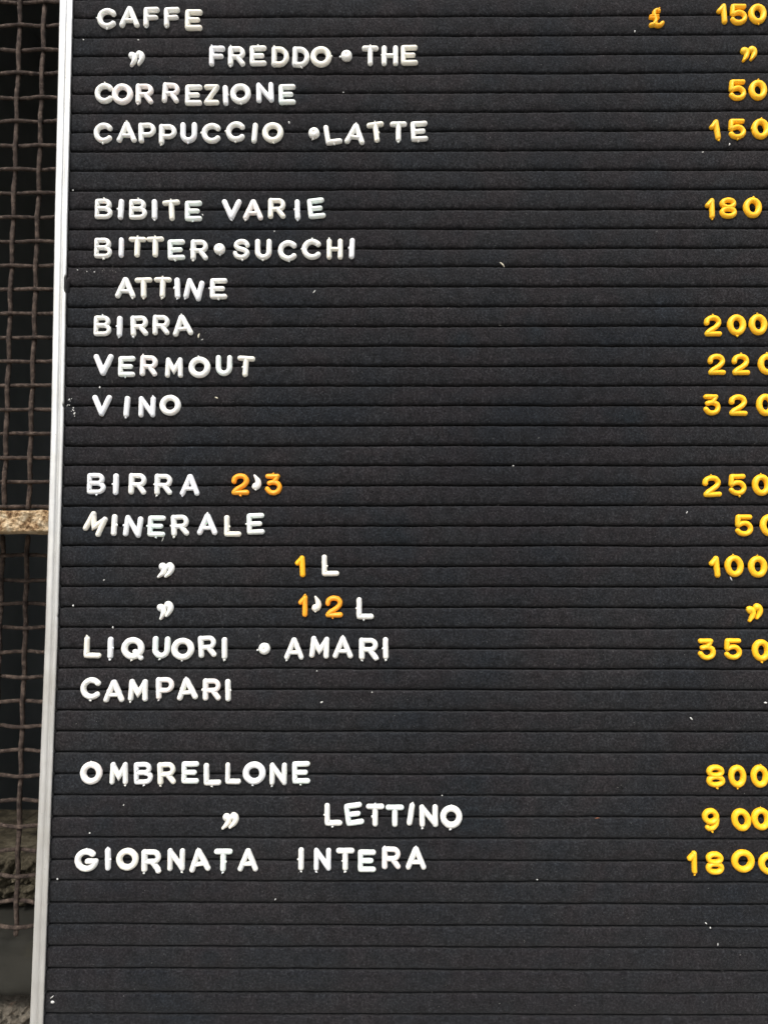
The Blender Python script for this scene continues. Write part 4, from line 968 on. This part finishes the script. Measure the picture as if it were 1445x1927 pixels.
# ------------------------------------------------------------------ flecks, crumbs and fibres on the felt
for n, (kind, X, Z, ln, wd, ang, col, lab) in enumerate(FLECKS):
    rnd = random.Random(n + 900)
    vs = []; fs = []
    if kind == 'speck':
        for q in range(3):
            blob(vs, fs, rnd.uniform(-.16, .16) * ln, rnd.uniform(-.16, .16) * wd, 0.1 + rnd.uniform(0, .1), ln * .36, wd * .36, .28, rnd, 7, 4)
        nm, cat, gp = 'crumb', 'crumb', 'pale crumbs caught on the felt'
    else:
        if wd > ln:
            L_, w_, a_ = wd, ln, ang + 90
        else:
            L_, w_, a_ = ln, wd, ang
        ca, sa = math.cos(R(a_)), math.sin(R(a_))
        seg = 9
        cur = rnd.uniform(-.12, .12) * L_
        for k in range(seg):
            t = k / (seg - 1) - .5
            ww = w_ * .5 * (1 - (abs(t) * 2) ** 2.5) + .04
            x = t * L_; y = cur * (1 - 4 * t * t) * .6
            for (dy, dz) in ((-ww, 0), (-ww * .5, ww * .7 + .1), (ww * .5, ww * .7 + .1), (ww, 0)):
                yy = y + dy
                vs.append((x * ca - yy * sa, x * sa + yy * ca, dz + .15 + .2 * nz(x, n)))
        for k in range(seg - 1):
            for j in range(4):
                a = k * 4 + j; b = k * 4 + (j + 1) % 4
                fs.append((a, b, b + 4, a + 4))
        nm, cat, gp = 'fleck', 'fleck', 'pale flecks and fibres on the felt'
        if 'fibre' in lab: nm = 'fibre'; cat = 'fibre'
    o = mesh_obj(nm, [(a * MM, -c * MM, b * MM) for a, b, c in vs], fs, FLECK[col])
    o.location = W(X, 0.15, Z)
    tag(o, lab, cat, gp)

# smear of dried pale paint at the left edge near VINO
rnd = random.Random(55)
vs = []; fs = []
for (x, z, s) in SMEAR:
    for q in range(7):
        blob(vs, fs, x + rnd.gauss(0, .42) * s, z + rnd.gauss(0, .45) * s, rnd.uniform(-.05, .12), rnd.uniform(.08, .28) * s, rnd.uniform(.08, .3) * s, .16, rnd, 6, 4)
o = mesh_obj('paint_smear', [W(a, -c, b) for a, b, c in vs], fs, FLECK['w'])
tag(o, 'broken smear of dried pale paint on the felt edge left of VINO', 'paint smear')

# fine dust and lint caught in the nap: too small and too many to count
rnd = random.Random(77)
vs = []; fs = []
def lint(x, z, L_, w_, an, hgt):
    b0 = len(vs)
    ca, sa = math.cos(an), math.sin(an)
    cur = rnd.uniform(-.3, .3) * L_
    for k in range(4):
        t = k / 3 - .5
        yy = cur * (1 - 4 * t * t)
        px, pz = x + t * L_ * ca - yy * sa, z + t * L_ * sa + yy * ca
        vs.append(W(px - sa * w_, hgt, pz + ca * w_)); vs.append(W(px + sa * w_, hgt - .05, pz - ca * w_)); vs.append(W(px, hgt - w_ * 1.5, pz))
    for k in range(3):
        for j in range(3):
            a = b0 + k * 3 + j; b = b0 + k * 3 + (j + 1) % 3
            fs.append((a, b, b + 3, a + 3))
for q in range(900):
    x = rnd.uniform(2, 436); z = rnd.uniform(ZB + 3, ZT - 3)
    big = rnd.random() < .06
    lint(x, z, rnd.uniform(.2, .5) if not big else rnd.uniform(.6, 1.5), rnd.uniform(.03, .07), rnd.uniform(0, 6.28), -.15 - rnd.random() * .1)
for q in range(14):
    x = rnd.uniform(5, 30); lint(x, LINE_Z + rnd.gauss(0, 1.0), .45, .09, rnd.uniform(0, 6), -.2)
o = mesh_obj('lint', vs, fs, simple('grey_lint', [(0.3, (0.13, 0.13, 0.125)), (0.7, (0.36, 0.35, 0.33))], 90, 0.9))
o['kind'] = 'stuff'
tag(o, 'fine pale lint and dust scattered over the black felt', 'lint')
# loose nap fibres standing off the felt, dark like the felt itself
vs = []; fs = []
for q in range(34000):
    x = rnd.uniform(1, 400); z = rnd.uniform(ZB + 40, ZT - 60)
    lint(x, z, rnd.uniform(.5, 1.6), rnd.uniform(.018, .035), rnd.uniform(0, 6.28), -.12 - rnd.random() * .28)
o = mesh_obj('felt_nap', vs, fs, simple('felt_nap', [(0.3, (0.022, 0.022, 0.023)), (0.7, (0.085, 0.083, 0.08))], 400, 1.0), board)
o['kind'] = 'stuff'
